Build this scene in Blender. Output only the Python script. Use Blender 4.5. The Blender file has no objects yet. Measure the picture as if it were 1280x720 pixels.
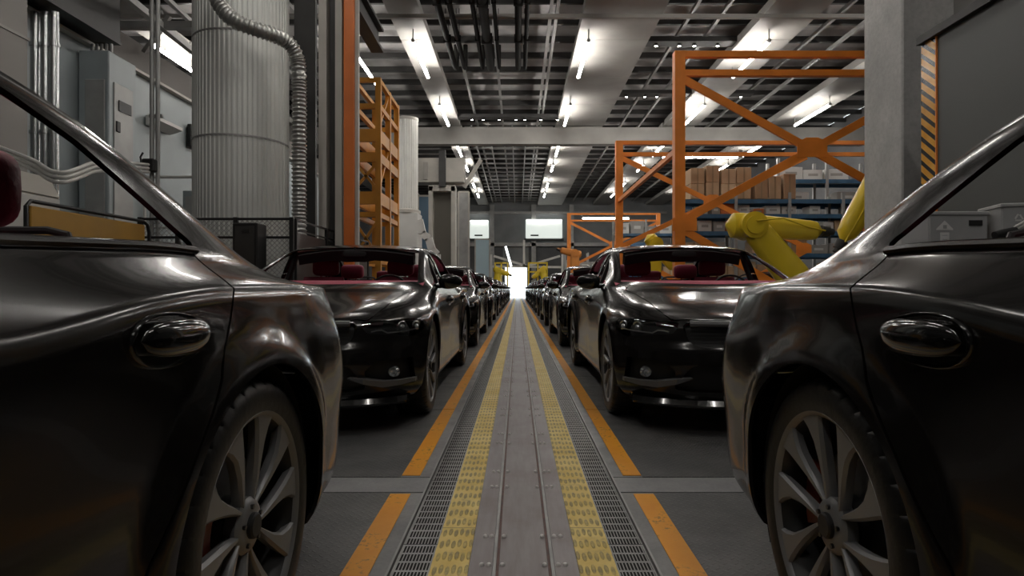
import bpy, math, random
import numpy as np
from mathutils import Vector, Matrix
random.seed(7)
PI = math.pi
scn = bpy.context.scene
COL = scn.collection

# ------------------------------------------------------------------ materials
MATS = {}
def mat(name, color, rough=0.5, metal=0.0, coat=0.0, coat_rough=0.05, emit=None, estr=0.0, noise=None, bump=None, spec=0.5):
    """procedural principled material; noise=(scale, amount) varies colour, bump=(scale, strength)"""
    m = bpy.data.materials.new(name); m.use_nodes = True
    nt = m.node_tree; b = nt.nodes['Principled BSDF']
    b.inputs['Base Color'].default_value = (*color, 1)
    b.inputs['Roughness'].default_value = rough
    b.inputs['Metallic'].default_value = metal
    b.inputs['Coat Weight'].default_value = coat
    b.inputs['Coat Roughness'].default_value = coat_rough
    b.inputs['Specular IOR Level'].default_value = spec
    if emit:
        b.inputs['Emission Color'].default_value = (*emit, 1)
        b.inputs['Emission Strength'].default_value = estr
    if noise or bump:
        tc = nt.nodes.new('ShaderNodeTexCoord')
    if noise:
        n = nt.nodes.new('ShaderNodeTexNoise'); n.inputs['Scale'].default_value = noise[0]; n.inputs['Detail'].default_value = 6
        nt.links.new(tc.outputs['Object'], n.inputs['Vector'])
        mr = nt.nodes.new('ShaderNodeMapRange'); mr.inputs[1].default_value = .3; mr.inputs[2].default_value = .7
        mr.inputs[3].default_value = 1 - noise[1]; mr.inputs[4].default_value = 1 + noise[1]
        nt.links.new(n.outputs['Fac'], mr.inputs[0])
        mx = nt.nodes.new('ShaderNodeMix'); mx.data_type = 'RGBA'; mx.blend_type = 'MULTIPLY'; mx.inputs[0].default_value = 1
        mx.inputs[6].default_value = (*color, 1)
        nt.links.new(mr.outputs[0], mx.inputs[7]); nt.links.new(mx.outputs[2], b.inputs['Base Color'])
        r = nt.nodes.new('ShaderNodeMapRange'); r.inputs[3].default_value = max(0, rough - .08); r.inputs[4].default_value = min(1, rough + .08)
        nt.links.new(n.outputs['Fac'], r.inputs[0]); nt.links.new(r.outputs[0], b.inputs['Roughness'])
    if bump:
        n2 = nt.nodes.new('ShaderNodeTexNoise'); n2.inputs['Scale'].default_value = bump[0]; n2.inputs['Detail'].default_value = 3
        nt.links.new(tc.outputs['Object'], n2.inputs['Vector'])
        bp = nt.nodes.new('ShaderNodeBump'); bp.inputs['Strength'].default_value = bump[1]; bp.inputs['Distance'].default_value = .01
        nt.links.new(n2.outputs['Fac'], bp.inputs['Height']); nt.links.new(bp.outputs[0], b.inputs['Normal'])
    MATS[name] = m
    return m

# ------------------------------------------------------------------ mesh builder
class MB:
    def __init__(s): s.v = []; s.f = []; s.mi = []; s.cur = 0
    def add(s, verts, faces):
        o = len(s.v); s.v += [tuple(p) for p in verts]
        for f in faces: s.f.append([i + o for i in f]); s.mi.append(s.cur)
        return s
    def box(s, c, d, rz=0, rx=0, ry=0, bev=0):
        hx, hy, hz = d[0] / 2, d[1] / 2, d[2] / 2
        M = Matrix.Translation(c) @ Matrix.Rotation(rz, 4, 'Z') @ Matrix.Rotation(ry, 4, 'Y') @ Matrix.Rotation(rx, 4, 'X')
        if bev <= 0:
            P = [(x, y, z) for x in (-hx, hx) for y in (-hy, hy) for z in (-hz, hz)]
            F = [(0, 1, 3, 2), (4, 6, 7, 5), (0, 4, 5, 1), (2, 3, 7, 6), (0, 2, 6, 4), (1, 5, 7, 3)]
        else:
            b = min(bev, hx * .95, hy * .95, hz * .95)
            P = []; idx = {}
            for sx in (-1, 1):
                for sy in (-1, 1):
                    for sz in (-1, 1):
                        for ax in range(3):
                            h = [hx - b, hy - b, hz - b]; h[ax] += b
                            idx[(sx, sy, sz, ax)] = len(P); P.append((sx * h[0], sy * h[1], sz * h[2]))
            F = []
            for ax in range(3):
                for sg in (-1, 1):
                    o = [a for a in range(3) if a != ax]; q = []
                    for (a, c2) in ((-1, -1), (1, -1), (1, 1), (-1, 1)):
                        t = [0, 0, 0]; t[ax] = sg; t[o[0]] = a; t[o[1]] = c2; q.append(idx[(*t, ax)])
                    if (sg > 0) != (ax != 1): q.reverse()
                    F.append(q)
            for ax in range(3):   # edges along ax
                o = [a for a in range(3) if a != ax]
                for a in (-1, 1):
                    for c2 in (-1, 1):
                        t0 = [0] * 3; t0[o[0]] = a; t0[o[1]] = c2; t1 = t0[:]; t0[ax] = -1; t1[ax] = 1
                        q = [idx[(*t0, o[0])], idx[(*t1, o[0])], idx[(*t1, o[1])], idx[(*t0, o[1])]]
                        e1 = np.subtract(P[q[1]], P[q[0]]); e2 = np.subtract(P[q[2]], P[q[0]])
                        if np.dot(np.cross(e1, e2), np.array(t0, float) + np.array(t1, float)) < 0: q.reverse()
                        F.append(q)
            for sx in (-1, 1):
                for sy in (-1, 1):
                    for sz in (-1, 1):
                        q = [idx[(sx, sy, sz, a)] for a in range(3)]
                        if sx * sy * sz < 0: q.reverse()
                        F.append(q)
        return s.add([M @ Vector(p) for p in P], F)
    def cyl(s, a, b, r, n=12, r2=None, caps=True):
        a, b = Vector(a), Vector(b); d = (b - a); r2 = r if r2 is None else r2
        q = d.to_track_quat('Z', 'Y'); P = []
        for k in range(n):
            t = 2 * PI * k / n; P.append(a + q @ Vector((r * math.cos(t), r * math.sin(t), 0)))
        for k in range(n):
            t = 2 * PI * k / n; P.append(b + q @ Vector((r2 * math.cos(t), r2 * math.sin(t), 0)))
        F = [(k, (k + 1) % n, n + (k + 1) % n, n + k) for k in range(n)]
        if caps: F += [tuple(range(n - 1, -1, -1)), tuple(range(n, 2 * n))]
        return s.add(P, F)
    def bar(s, a, b, w, h, up=(0, 0, 1)):
        """rectangular bar a->b, w across, h along up"""
        a, b = Vector(a), Vector(b); d = (b - a).normalized(); u = Vector(up)
        x = d.cross(u)
        if x.length < 1e-4: u = Vector((0, 1, 0)); x = d.cross(u)
        x.normalize(); u = x.cross(d).normalized(); x *= w / 2; u *= h / 2
        P = [p + i * x + j * u for p in (a, b) for i, j in ((-1, -1), (1, -1), (1, 1), (-1, 1))]
        return s.add(P, [(3, 2, 1, 0), (4, 5, 6, 7), (0, 1, 5, 4), (1, 2, 6, 5), (2, 3, 7, 6), (3, 0, 4, 7)])
    def tube(s, pts, r, n=10, caps=True, closed=False, rfun=None):
        pts = [Vector(p) for p in pts]; N = len(pts); P = []; prev = None
        for i, p in enumerate(pts):
            if closed: t = (pts[(i + 1) % N] - pts[i - 1]).normalized()
            else: t = (pts[min(i + 1, N - 1)] - pts[max(i - 1, 0)]).normalized()
            if prev is None:
                u = t.orthogonal().normalized()
            else:
                u = (prev - t * prev.dot(t)).normalized()
            prev = u; w = t.cross(u)
            rr = rfun(i) if rfun else r
            P += [p + u * rr * math.cos(2 * PI * k / n) + w * rr * math.sin(2 * PI * k / n) for k in range(n)]
        F = []
        M = N if closed else N - 1
        for i in range(M):
            a = i * n; b = ((i + 1) % N) * n
            F += [(a + k, a + (k + 1) % n, b + (k + 1) % n, b + k) for k in range(n)]
        if caps and not closed:
            F += [tuple(range(n - 1, -1, -1)), tuple(range((N - 1) * n, N * n))]
        return s.add(P, F)
    def lathe(s, prof, n=48, axis='Z', c=(0, 0, 0), close=False, a0=0, a1=2 * PI):
        """prof: list of (r, h) revolved"""
        full = abs(a1 - a0 - 2 * PI) < 1e-6; m = n if full else n + 1; P = []
        for k in range(m):
            t = a0 + (a1 - a0) * k / n; ct, st = math.cos(t), math.sin(t)
            for r, h in prof:
                if axis == 'Z': q = (r * ct, r * st, h)
                elif axis == 'X': q = (h, r * ct, r * st)
                else: q = (r * st, h, r * ct)
                P.append((q[0] + c[0], q[1] + c[1], q[2] + c[2]))
        L = len(prof); F = []
        for k in range(n):
            a = k * L; b = ((k + 1) % m) * L
            for j in range(L - 1 + (1 if close else 0)):
                j2 = (j + 1) % L
                F.append((a + j, b + j, b + j2, a + j2))
        return s.add(P, F)
    def prism(s, poly, h0, h1, axis='Z'):
        """polygon (CCW list of 2-D points) extruded from h0 to h1 along axis"""
        def q(p, h):
            return {'Z': (p[0], p[1], h), 'X': (h, p[0], p[1]), 'Y': (p[0], h, p[1])}[axis]
        n = len(poly); P = [q(p, h0) for p in poly] + [q(p, h1) for p in poly]
        F = [tuple(range(n - 1, -1, -1)), tuple(range(n, 2 * n))] + [(k, (k + 1) % n, n + (k + 1) % n, n + k) for k in range(n)]
        if axis == 'Y': F = [tuple(reversed(f)) for f in F]
        return s.add(P, F)
    def sphere(s, c, r, n=20, m=12, sc=(1, 1, 1), pw=1.0):
        P = []
        def sp(v): return math.copysign(abs(v) ** pw, v)
        for i in range(m + 1):
            th = PI * i / m
            for k in range(n):
                ph = 2 * PI * k / n
                P.append((c[0] + r * sc[0] * sp(math.sin(th)) * sp(math.cos(ph)), c[1] + r * sc[1] * sp(math.sin(th)) * sp(math.sin(ph)), c[2] + r * sc[2] * sp(math.cos(th))))
        F = []
        for i in range(m):
            for k in range(n):
                k2 = (k + 1) % n
                if i == 0: F.append((k, n + k, n + k2))
                elif i == m - 1: F.append((i * n + k, (i + 1) * n + k, i * n + k2))
                else: F.append((i * n + k, (i + 1) * n + k, (i + 1) * n + k2, i * n + k2))
        return s.add(P, F)
    def mesh(s, name, mats, smooth=False, angle=35):
        me = bpy.data.meshes.new(name); me.from_pydata([tuple(p) for p in s.v], [], s.f)
        for m in (mats if isinstance(mats, (list, tuple)) else [mats]): me.materials.append(m)
        if any(s.mi): me.polygons.foreach_set('material_index', s.mi)
        if smooth:
            me.polygons.foreach_set('use_smooth', [True] * len(me.polygons))
            me.update(); me.set_sharp_from_angle(angle=math.radians(angle))
        me.validate(); me.update()
        return me
    def build(s, name, mats, parent=None, smooth=False, angle=35, loc=None):
        return obj(name, s.mesh(name, mats, smooth, angle), parent, loc)

def obj(name, me, parent=None, loc=None, rot=None):
    o = bpy.data.objects.new(name, me); COL.objects.link(o)
    if parent is not None: o.parent = parent
    if loc is not None: o.location = loc
    if rot is not None: o.rotation_euler = rot
    return o
def tag(o, label=None, cat=None, group=None, kind=None):
    if label: o['label'] = label
    if cat: o['category'] = cat
    if group: o['group'] = group
    if kind: o['kind'] = kind
    return o
def thing(name, label, cat, loc=(0, 0, 0), rz=0, group=None):
    o = bpy.data.objects.new(name, None); COL.objects.link(o)
    o.location = loc; o.rotation_euler = (0, 0, rz); o.empty_display_size = .1
    return tag(o, label, cat, group)
def struct(name, mb, m, **k):
    o = mb.build(name, m, **k); o['kind'] = 'structure'; return o
KIDS = {}
def kids(o):
    return list(o.children)
def copy_tree(o, parent=None):
    c = o.copy(); COL.objects.link(c)
    if parent is not None: c.parent = parent
    for ch in kids(o): copy_tree(ch, c)
    return c
def dup(o, loc, label=None, rz=None, group=None):
    c = copy_tree(o); c.location = loc
    if rz is not None: c.rotation_euler = (0, 0, rz)
    if label: c['label'] = label
    if group: c['group'] = group
    return c
# ------------------------------------------------------------------ materials of the car
paint = mat('black_paint', (.008, .0072, .0068), rough=.17, metal=.0, coat=.22, coat_rough=.04, spec=.36)
black_gloss = mat('black_gloss_trim', (.006, .006, .006), rough=.12, coat=.5)
black_matt = mat('black_plastic', (.012, .012, .012), rough=.55)
dark_inner = mat('dark_inner', (.008, .008, .008), rough=.8)
chrome = mat('chrome_trim', (.55, .55, .56), rough=.12, metal=1)
dark_chrome = mat('dark_chrome', (.09, .09, .09), rough=.2, metal=1)
ring_m = mat('lens_ring', (.5, .5, .5), rough=.25, metal=1)
maroon = mat('maroon_leather', (.26, .026, .055), rough=.5, bump=(60, .2))
maroon_dash = mat('maroon_dash', (.42, .05, .10), rough=.55, bump=(80, .1))
grey_trim = mat('grey_trim', (.10, .10, .102), rough=.4)
tyre_m = mat('tyre_rubber', (.010, .010, .010), rough=.45, spec=.4, bump=(40, .15))
rim_m = mat('rim_metal', (.22, .222, .228), rough=.42, metal=.35)
rim_dark = mat('rim_barrel', (.035, .035, .035), rough=.45, metal=.6)
disc_m = mat('brake_disc', (.10, .10, .10), rough=.35, metal=1)
caliper_m = mat('caliper', (.20, .03, .012), rough=.4)
grille_m = mat('grille_mesh', (.006, .006, .006), rough=.45)
lens_m = mat('lamp_lens', (.75, .78, .8), rough=.14, metal=.8)
lamp_white = mat('lamp_strip', (.5, .5, .5), rough=.25)
tail_red = mat('tail_lamp', (.12, .004, .004), rough=.08, coat=1)
def glass_mat(name, tint=(1, 1, 1)):
    m = bpy.data.materials.new(name); m.use_nodes = True; nt = m.node_tree
    nt.nodes.clear(); out = nt.nodes.new('ShaderNodeOutputMaterial')
    tr = nt.nodes.new('ShaderNodeBsdfTransparent'); tr.inputs[0].default_value = (*tint, 1)
    gl = nt.nodes.new('ShaderNodeBsdfGlossy'); gl.inputs['Roughness'].default_value = .03
    fr = nt.nodes.new('ShaderNodeFresnel'); fr.inputs[0].default_value = 1.45
    mx = nt.nodes.new('ShaderNodeMixShader')
    nt.links.new(fr.outputs[0], mx.inputs[0]); nt.links.new(tr.outputs[0], mx.inputs[1]); nt.links.new(gl.outputs[0], mx.inputs[2])
    nt.links.new(mx.outputs[0], out.inputs[0]); return m
lamp_glass = glass_mat('lamp_cover_glass', (.93, .93, .93))

# ------------------------------------------------------------------ car surface (nose faces -Y, front axle at y=0, rear axle at y=WB)
WB, RW = 2.92, .36
# y : x1, x2, x3, x4, z4, x5, z5, x6, z6, z8, zb, crease
ROWS = [
 (-.85, .88, .93, .93, .900, .675, .800, .715, .60, .745, .752, .20, .3),
 (-.50, .88, .94, .94, .915, .715, .820, .780, .60, .825, .832, .18, .3),
 (.00, .89, .945, .950, .925, .79, .830, .865, .62, .905, .915, .17, .4),
 (.30, .89, .93, .935, .918, .82, .845, .905, .70, .942, .962, .17, .5),
 (.50, .89, .915, .920, .915, .835, .850, .940, .775, .975, 1.045, .17, .6),
 (.70, .89, .910, .918, .913, .845, .852, .960, .750, 1.060, 1.140, .17, .6),
 (1.0, .89, .908, .917, .912, .850, .848, .970, .705, 1.185, 1.262, .17, .6),
 (1.3, .89, .908, .917, .911, .853, .842, .976, .662, 1.290, 1.350, .17, .6),
 (1.6, .89, .906, .912, .916, .856, .835, .982, .640, 1.338, 1.392, .17, .6),
 (1.9, .89, .905, .909, .919, .860, .830, .987, .634, 1.352, 1.402, .17, .7),
 (2.2, .89, .906, .909, .922, .866, .825, .994, .632, 1.350, 1.394, .17, .9),
 (2.5, .89, .912, .917, .922, .915, .815, 1.008, .640, 1.326, 1.368, .17, 1),
 (2.73, .89, .925, .930, .920, .937, .805, 1.018, .662, 1.262, 1.308, .17, 1),
 (2.92, .89, .93, .938, .916, .943, .798, 1.016, .678, 1.190, 1.238, .18, 1),
 (3.10, .89, .93, .938, .912, .946, .792, 1.006, .692, 1.116, 1.162, .18, 1),
 (3.30, .89, .935, .942, .910, .947, .790, .986, .715, 1.030, 1.072, .19, 1),
 (3.45, .89, .925, .935, .890, .946, .800, .967, .735, .978, 1.010, .20, 1),
 (3.62, .88, .915, .925, .865, .940, .785, .960, .710, .966, .978, .21, 1),
 (3.80, .87, .905, .912, .82, .932, .745, .957, .66, .968, .974, .22, 1),
 (3.97, .86, .895, .90, .765, .922, .70, .950, .61, .968, .974, .24, 1)]
ROWS = np.array(ROWS)
def interp_rows(y):
    Y = ROWS[:, 0]; V = ROWS[:, 1:]
    d = np.diff(Y); sl = np.diff(V, axis=0) / d[:, None]
    m = np.zeros_like(V); m[0] = sl[0]; m[-1] = sl[-1]
    for i in range(1, len(Y) - 1):
        m[i] = (sl[i] * d[i - 1] + sl[i - 1] * d[i]) / (d[i] + d[i - 1])
    i = int(min(max(np.searchsorted(Y, y) - 1, 0), len(Y) - 2)); h = d[i]; t = (y - Y[i]) / h
    return ((2 * t**3 - 3 * t**2 + 1) * V[i] + (t**3 - 2 * t**2 + t) * h * m[i] + (-2 * t**3 + 3 * t**2) * V[i + 1] + (t**3 - t**2) * h * m[i + 1])
def herm(P, counts, crease):
    """smooth curve through P with tangents broken by crease weights"""
    P = np.array(P, float); d = np.maximum(np.linalg.norm(np.diff(P, axis=0), axis=1), 1e-6); s = np.diff(P, axis=0) / d[:, None]
    n = len(P); m = np.zeros_like(P); m[0] = s[0]; m[-1] = s[-1]
    for i in range(1, n - 1): m[i] = (s[i] * d[i - 1] + s[i - 1] * d[i]) / (d[i] + d[i - 1])
    out = []
    for i in range(n - 1):
        c0, c1 = crease[i], crease[i + 1]
        m0 = m[i] * (1 - c0) + s[i] * c0; m1 = m[i + 1] * (1 - c1) + s[i] * c1
        for k in range(counts[i]):
            t = k / counts[i]
            out.append((2 * t**3 - 3 * t**2 + 1) * P[i] + (t**3 - 2 * t**2 + t) * d[i] * m0 + (-2 * t**3 + 3 * t**2) * P[i + 1] + (t**3 - t**2) * d[i] * m1)
    out.append(P[-1]); return np.array(out)
COUNTS = (3, 3, 8, 9, 7, 6, 10, 7, 6)
NS = 30
th = [(PI / 2) * (1 - k / NS) for k in range(NS + 1)]
FR = [(-.12 - .73 * math.sin(t) ** (2 / 2.7), math.cos(t) ** (2 / 2.7) if t < PI / 2 - 1e-9 else 0.0) for t in th]
TL = [(3.50 + .47 * math.sin(t) ** (2 / 3.2), math.cos(t) ** (2 / 3.2) if t < PI / 2 - 1e-9 else 0.0) for t in th]
ST = FR + [(y, 1.0) for y in np.arange(-.12, 3.50, .024)[1:]] + TL[::-1]
def sm(a, b, x):
    t = np.clip((x - a) / (b - a), 0, 1); return t * t * (3 - 2 * t)
def section(y, f):
    x1, x2, x3, x4, z4, x5, z5, x6, z6, z8, zb, cr = interp_rows(y)
    H = z4 - zb
    z2 = zb + .36 * H; z3 = zb + .72 * H
    P = [(0, zb), (x1 * .9, zb), (x1, zb + .035), (x2, z2), (x3, z3), (x4, z4), (x5, z5), (x6, z6), (x6 * .5, z6 + (z8 - z6) * .80), (0, z8)]
    P = herm(P, COUNTS, [0, .8, .3, 0, 0, cr * .85, .15, .25, 0, 0])
    P[:, 0] *= f
    return P
NU = sum(COUNTS) + 1
G = np.zeros((len(ST), NU, 3))
for j, (y, f) in enumerate(ST):
    P = section(y, f)
    G[j, :, 0] = P[:, 0]; G[j, :, 2] = P[:, 1]; G[j, :, 1] = y
# flared lips round the wheel arches
for yc in (0, WB):
    dd = np.hypot(G[:, :, 1] - yc, G[:, :, 2] - RW)
    k_ = (1 - sm(.415, .50, dd)) * sm(.5, .8, G[:, :, 0])
    G[:, :, 0] += k_ * (.022 if yc else .012)
# lean of the nose and the tail
Z = G[:, :, 2]; Y = G[:, :, 1].copy()
wf = sm(-.25, -.80, Y) if False else 1 - sm(-.80, -.25, Y)
lean = np.interp(Z, [.16, .22, .30, .45, .55, .60, .74, .78], [.10, .03, .02, .0, .01, .035, .05, .09])
G[:, :, 1] += wf * lean
wr = sm(3.5, 3.9, Y)
leanr = np.interp(Z, [.2, .3, .45, .62, .70, .90, .98], [-.12, -.04, 0, 0, -.03, -.05, -.02])
G[:, :, 1] += wr * leanr
# full closed surface
full = np.concatenate([G[:, :, :] * np.array([-1, 1, 1]), G[:, ::-1, :][:, 1:-1] ], axis=1)  # left bottom->top, right top->bottom
nj, nu = full.shape[:2]
def vnorm(full):
    du = np.roll(full, -1, 1) - np.roll(full, 1, 1)
    dv = np.zeros_like(full); dv[1:-1] = full[2:] - full[:-2]; dv[0] = full[1] - full[0]; dv[-1] = full[-1] - full[-2]
    n = np.cross(du, dv); n /= np.maximum(np.linalg.norm(n, axis=2, keepdims=True), 1e-12)
    return n
Nn = vnorm(full)
c = full.mean(axis=(0, 1))
if np.sum(Nn * (full - c)) < 0: Nn = -Nn; FLIP = True
else: FLIP = False
Nn[0] = [0, -1, 0]; Nn[-1] = [0, 1, 0]
for j in (0, -1):
    for k in range(nu):
        src = Nn[1 if j == 0 else -2, k]; Nn[j, k] = [0, src[1], src[2]]; Nn[j, k] /= max(np.linalg.norm(Nn[j, k]), 1e-9)
class Surf:
    def __init__(s, v, n): s.v = [np.array(p) for p in v]; s.n = [np.array(p) for p in n]
    def split(s, faces, F):
        val = {}
        ids = sorted({i for f in faces for i in f})
        arr = np.array([s.v[i] for i in ids]); fv = F(arr)
        for i, q in zip(ids, fv): val[i] = float(q) if abs(q) > 1e-6 else 1e-6
        cache = {}; neg = []; pos = []
        for f in faces:
            sg = [val[i] > 0 for i in f]
            if all(sg): pos.append(f); continue
            if not any(sg): neg.append(f); continue
            loop = []
            n = len(f)
            for a in range(n):
                i, j = f[a], f[(a + 1) % n]; loop.append((i, val[i] > 0, False))
                if (val[i] > 0) != (val[j] > 0):
                    k = (min(i, j), max(i, j))
                    if k not in cache:
                        t = val[k[0]] / (val[k[0]] - val[k[1]])
                        p = s.v[k[0]] * (1 - t) + s.v[k[1]] * t
                        fm = float(F(p[None])[0])
                        if abs(fm) > 1e-5:   # one secant refinement
                            if (fm > 0) == (val[k[0]] > 0): t2 = t + (1 - t) * fm / (fm - val[k[1]])
                            else: t2 = t * val[k[0]] / (val[k[0]] - fm)
                            t = min(max(t2, 0), 1); p = s.v[k[0]] * (1 - t) + s.v[k[1]] * t
                        nn = s.n[k[0]] * (1 - t) + s.n[k[1]] * t; nn /= max(np.linalg.norm(nn), 1e-9)
                        s.v.append(p); s.n.append(nn); cache[k] = len(s.v) - 1
                    loop.append((cache[k], None, True))
            cr = [q for q, l in enumerate(loop) if l[2]]
            if len(cr) != 2:
                (pos if sum(sg) * 2 > len(sg) else neg).append(f); continue
            a, b = cr
            A = [l[0] for l in loop[a:b + 1]]; B = [l[0] for l in loop[b:] + loop[:a + 1]]
            Apos = loop[a + 1][1]
            for poly, p_ in ((A, Apos), (B, not Apos)):
                poly2 = [poly[q] for q in range(len(poly)) if poly[q] != poly[q - 1]]
                if len(poly2) >= 3: (pos if p_ else neg).append(poly2)
        return neg, pos
    def build(s, name, faces, m, parent=None, th=.012, off=0.0, kind=None):
        ids = sorted({i for f in faces for i in f}); mp = {i: k for k, i in enumerate(ids)}; K = len(ids)
        V = np.array([s.v[i] for i in ids]); N = np.array([s.n[i] for i in ids])
        outer = V + N * off; inner = V + N * (off - th)
        F = []; NL = []
        ec = {}
        for f in faces:
            g = [mp[i] for i in f]; F.append(g); NL += [N[i] for i in g]
            for a in range(len(g)):
                e = (g[a], g[(a + 1) % len(g)]); ec[e] = 1
        for f in faces:
            g = [mp[i] for i in f][::-1]; F.append([K + i for i in g]); NL += [-N[i] for i in g]
        for (a, b) in list(ec):
            if (b, a) not in ec:
                q = [b, a, K + a, K + b]
                P = [outer[b], outer[a], inner[a], inner[b]]
                nn = np.cross(P[1] - P[0], P[3] - P[0]); l = np.linalg.norm(nn)
                if l < 1e-12: nn = N[a]
                else: nn = nn / l
                F.append(q); NL += [nn] * 4
        me = bpy.data.meshes.new(name)
        me.from_pydata([tuple(p) for p in np.concatenate([outer, inner])], [], F)
        me.materials.append(m)
        me.polygons.foreach_set('use_smooth', [True] * len(me.polygons))
        if len(NL) == len(me.loops): me.normals_split_custom_set([tuple(n) for n in NL])
        me.update()
        return obj(name, me, parent)
flat = full.reshape(-1, 3); nflat = Nn.reshape(-1, 3)
S = Surf(flat, nflat)
faces0 = []
for j in range(nj - 1):
    for k in range(nu):
        k2 = (k + 1) % nu
        q = [j * nu + k, j * nu + k2, (j + 1) * nu + k2, (j + 1) * nu + k]
        if j == 0: q = [j * nu + k2, (j + 1) * nu + k2, (j + 1) * nu + k] if abs(full[0, k2, 2] - full[0, k, 2]) < 1e-7 else q
        if FLIP: q = q[::-1]
        faces0.append(q)
# winding check against the normals
q = faces0[len(faces0) // 2 + 10]; e = np.cross(S.v[q[1]] - S.v[q[0]], S.v[q[2]] - S.v[q[0]])
if np.dot(e, S.n[q[0]]) < 0: faces0 = [f[::-1] for f in faces0]

def sdpoly(P, poly, r=0.0):
    """signed distance (negative inside) of N x 2 points to a polygon"""
    poly = np.array(poly, float); n = len(poly); d = np.full(len(P), 1e9); ins = np.zeros(len(P), bool)
    for i in range(n):
        a, b = poly[i], poly[(i + 1) % n]; e = b - a; w = P - a
        t = np.clip((w @ e) / (e @ e), 0, 1); q = w - t[:, None] * e; d = np.minimum(d, np.linalg.norm(q, axis=1))
        c1 = (a[1] <= P[:, 1]) & (P[:, 1] < b[1]); c2 = (b[1] <= P[:, 1]) & (P[:, 1] < a[1])
        cr = e[0] * w[:, 1] - e[1] * w[:, 0]
        ins ^= (c1 & (cr > 0)) | (c2 & (cr < 0))
    return np.where(ins, -d, d) - r
def side_poly(poly, s, r=0.0, xmin=.5):
    return lambda p: np.maximum(sdpoly(p[:, 1:3], poly, r), xmin - s * p[:, 0])
def plan_poly(poly, r=0.0, zmin=.6):
    return lambda p: np.maximum(sdpoly(p[:, 0:2], poly, r), zmin - p[:, 2])
def front_poly(poly, r=0.0, ymax=-.33):
    return lambda p: np.maximum(sdpoly(p[:, [0, 2]], poly, r), p[:, 1] - ymax)
def back_poly(poly, r=0.0, ymin=3.6):
    return lambda p: np.maximum(sdpoly(p[:, [0, 2]], poly, r), ymin - p[:, 1])
def mir(poly): return [(-x, z) for x, z in poly][::-1]
GAP = .0035
def carve(faces, F, gap=GAP):
    """returns (part, rest) with a shut line of 2*gap between"""
    part, rest0 = S.split(faces, lambda p: F(p) + gap)
    strip, rest = S.split(rest0, lambda p: F(p) - gap)
    return part, rest
def arc(cx, cy, r, a0, a1, n=8):
    return [(cx + r * math.cos(math.radians(a0 + (a1 - a0) * k / n)), cy + r * math.sin(math.radians(a0 + (a1 - a0) * k / n))) for k in range(n + 1)]

car = thing('car', 'glossy black unglazed sedan filling the near left edge, rear wheel beside the track', 'car', (0, 0, 0))
body = faces0
# wheel arches
for yc in (0, WB):
    for s in (-1, 1):
        rr = .395
        _, body = S.split(body, lambda p: np.maximum(np.hypot(p[:, 1] - yc, p[:, 2] - RW) - rr, .55 - s * p[:, 0]))
# side windows
WF = [(.80, .992), (1.06, 1.135), (1.30, 1.245), (1.44, 1.285), (1.47, 1.000)]
WR = [(1.56, 1.005), (1.53, 1.300), (1.9, 1.312), (2.25, 1.305), (2.46, 1.275), (2.60, 1.222), (2.78, 1.12), (2.885, 1.052), (2.87, 1.040), (2.3, 1.016)]
for s in (-1, 1):
    for W in (WF, WR):
        _, body = S.split(body, side_poly(W, s, .006, .3))
# windscreen and backlight openings
WS = [(x, .352 + .17 * (x / .70) ** 2) for x in np.linspace(-.72, .72, 15)] + [(x, 1.30 - .05 * (1 - (x / .56) ** 2)) for x in np.linspace(.605, -.605, 11)]
_, body = S.split(body, plan_poly(WS, .008, .93))
BL = [(x, 2.47 - .05 * (1 - (x / .5) ** 2)) for x in np.linspace(-.54, .54, 9)] + [(x, 3.26 + .09 * (1 - (x / .6) ** 2)) for x in np.linspace(.60, -.60, 9)]
_, body = S.split(body, plan_poly(BL, .008, .93))
# doors
DF = [(.545, .27), (.60, .23), (1.50, .23), (1.50, .60), (1.515, 1.10), (.95, 1.02), (.62, .97), (.53, .90)]
DR = [(1.50, .23), (2.36, .23), (2.40, .30), (2.47, .46), (2.59, .622), (2.69, .748), (2.755, .86), (2.79, .935), (2.868, 1.045), (2.30, 1.10), (1.515, 1.10), (1.50, .60)]
doors = []
for s in (-1, 1):
    f, body = carve(body, side_poly(DF, s, 0, .6))
    r, body = carve(body, side_poly(DR, s, 0, .6))
    doors.append((s, f, r))
# bonnet and boot lid
HD = [(x, -.775 + .10 * (x / .6) ** 2) for x in np.linspace(-.60, .60, 13)] + [(.665, -.45), (.70, 0), (.735, .26)] + \
     [(x, .325 + .05 * (x / .68) ** 2) for x in np.linspace(.70, -.70, 11)] + [(-.735, .26), (-.70, 0), (-.665, -.45)]
hood, body = carve(body, plan_poly(HD, 0, .70))
BT = [(x, 3.385 + .0 * x) for x in np.linspace(-.60, .60, 7)] + [(.66, 3.46), (.67, 4.3), (-.67, 4.3), (-.66, 3.46)]
boot, body = carve(body, plan_poly(BT, 0, .60))
# nose openings
GR = arc(.43, .665, .10, -78, 0, 6) + [(.535, .712), (.505, .728)] 
GR = [(0, .567)] + [(.44, .567)] + arc(.43, .667, .10, -80, -5, 6) + [(.537, .700), (.520, .722)] + [(-.520, .722), (-.537, .700)] + [(-x, z) for x, z in arc(.43, .667, .10, -80, -5, 6)][::-1] + [(-.44, .567)]
grille, body = S.split(body, front_poly(GR))
lamps = []
HL = [(.565, .715), (.60, .655), (.75, .640), (.87, .625), (.915, .66), (.918, .725), (.80, .735)]
for s in (-1, 1):
    l, body = S.split(body, front_poly(HL if s > 0 else mir(HL), .006, -.36))
    lamps.append((s, l))
LM = [(-.60, .30), (-.50, .445), (.50, .445), (.60, .30), (.50, .285), (-.50, .285)]
lower, body = S.split(body, front_poly(LM, .004))
fogs = []
FG = [(.64, .31), (.60, .40), (.66, .465), (.86, .475), (.87, .31)]
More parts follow.
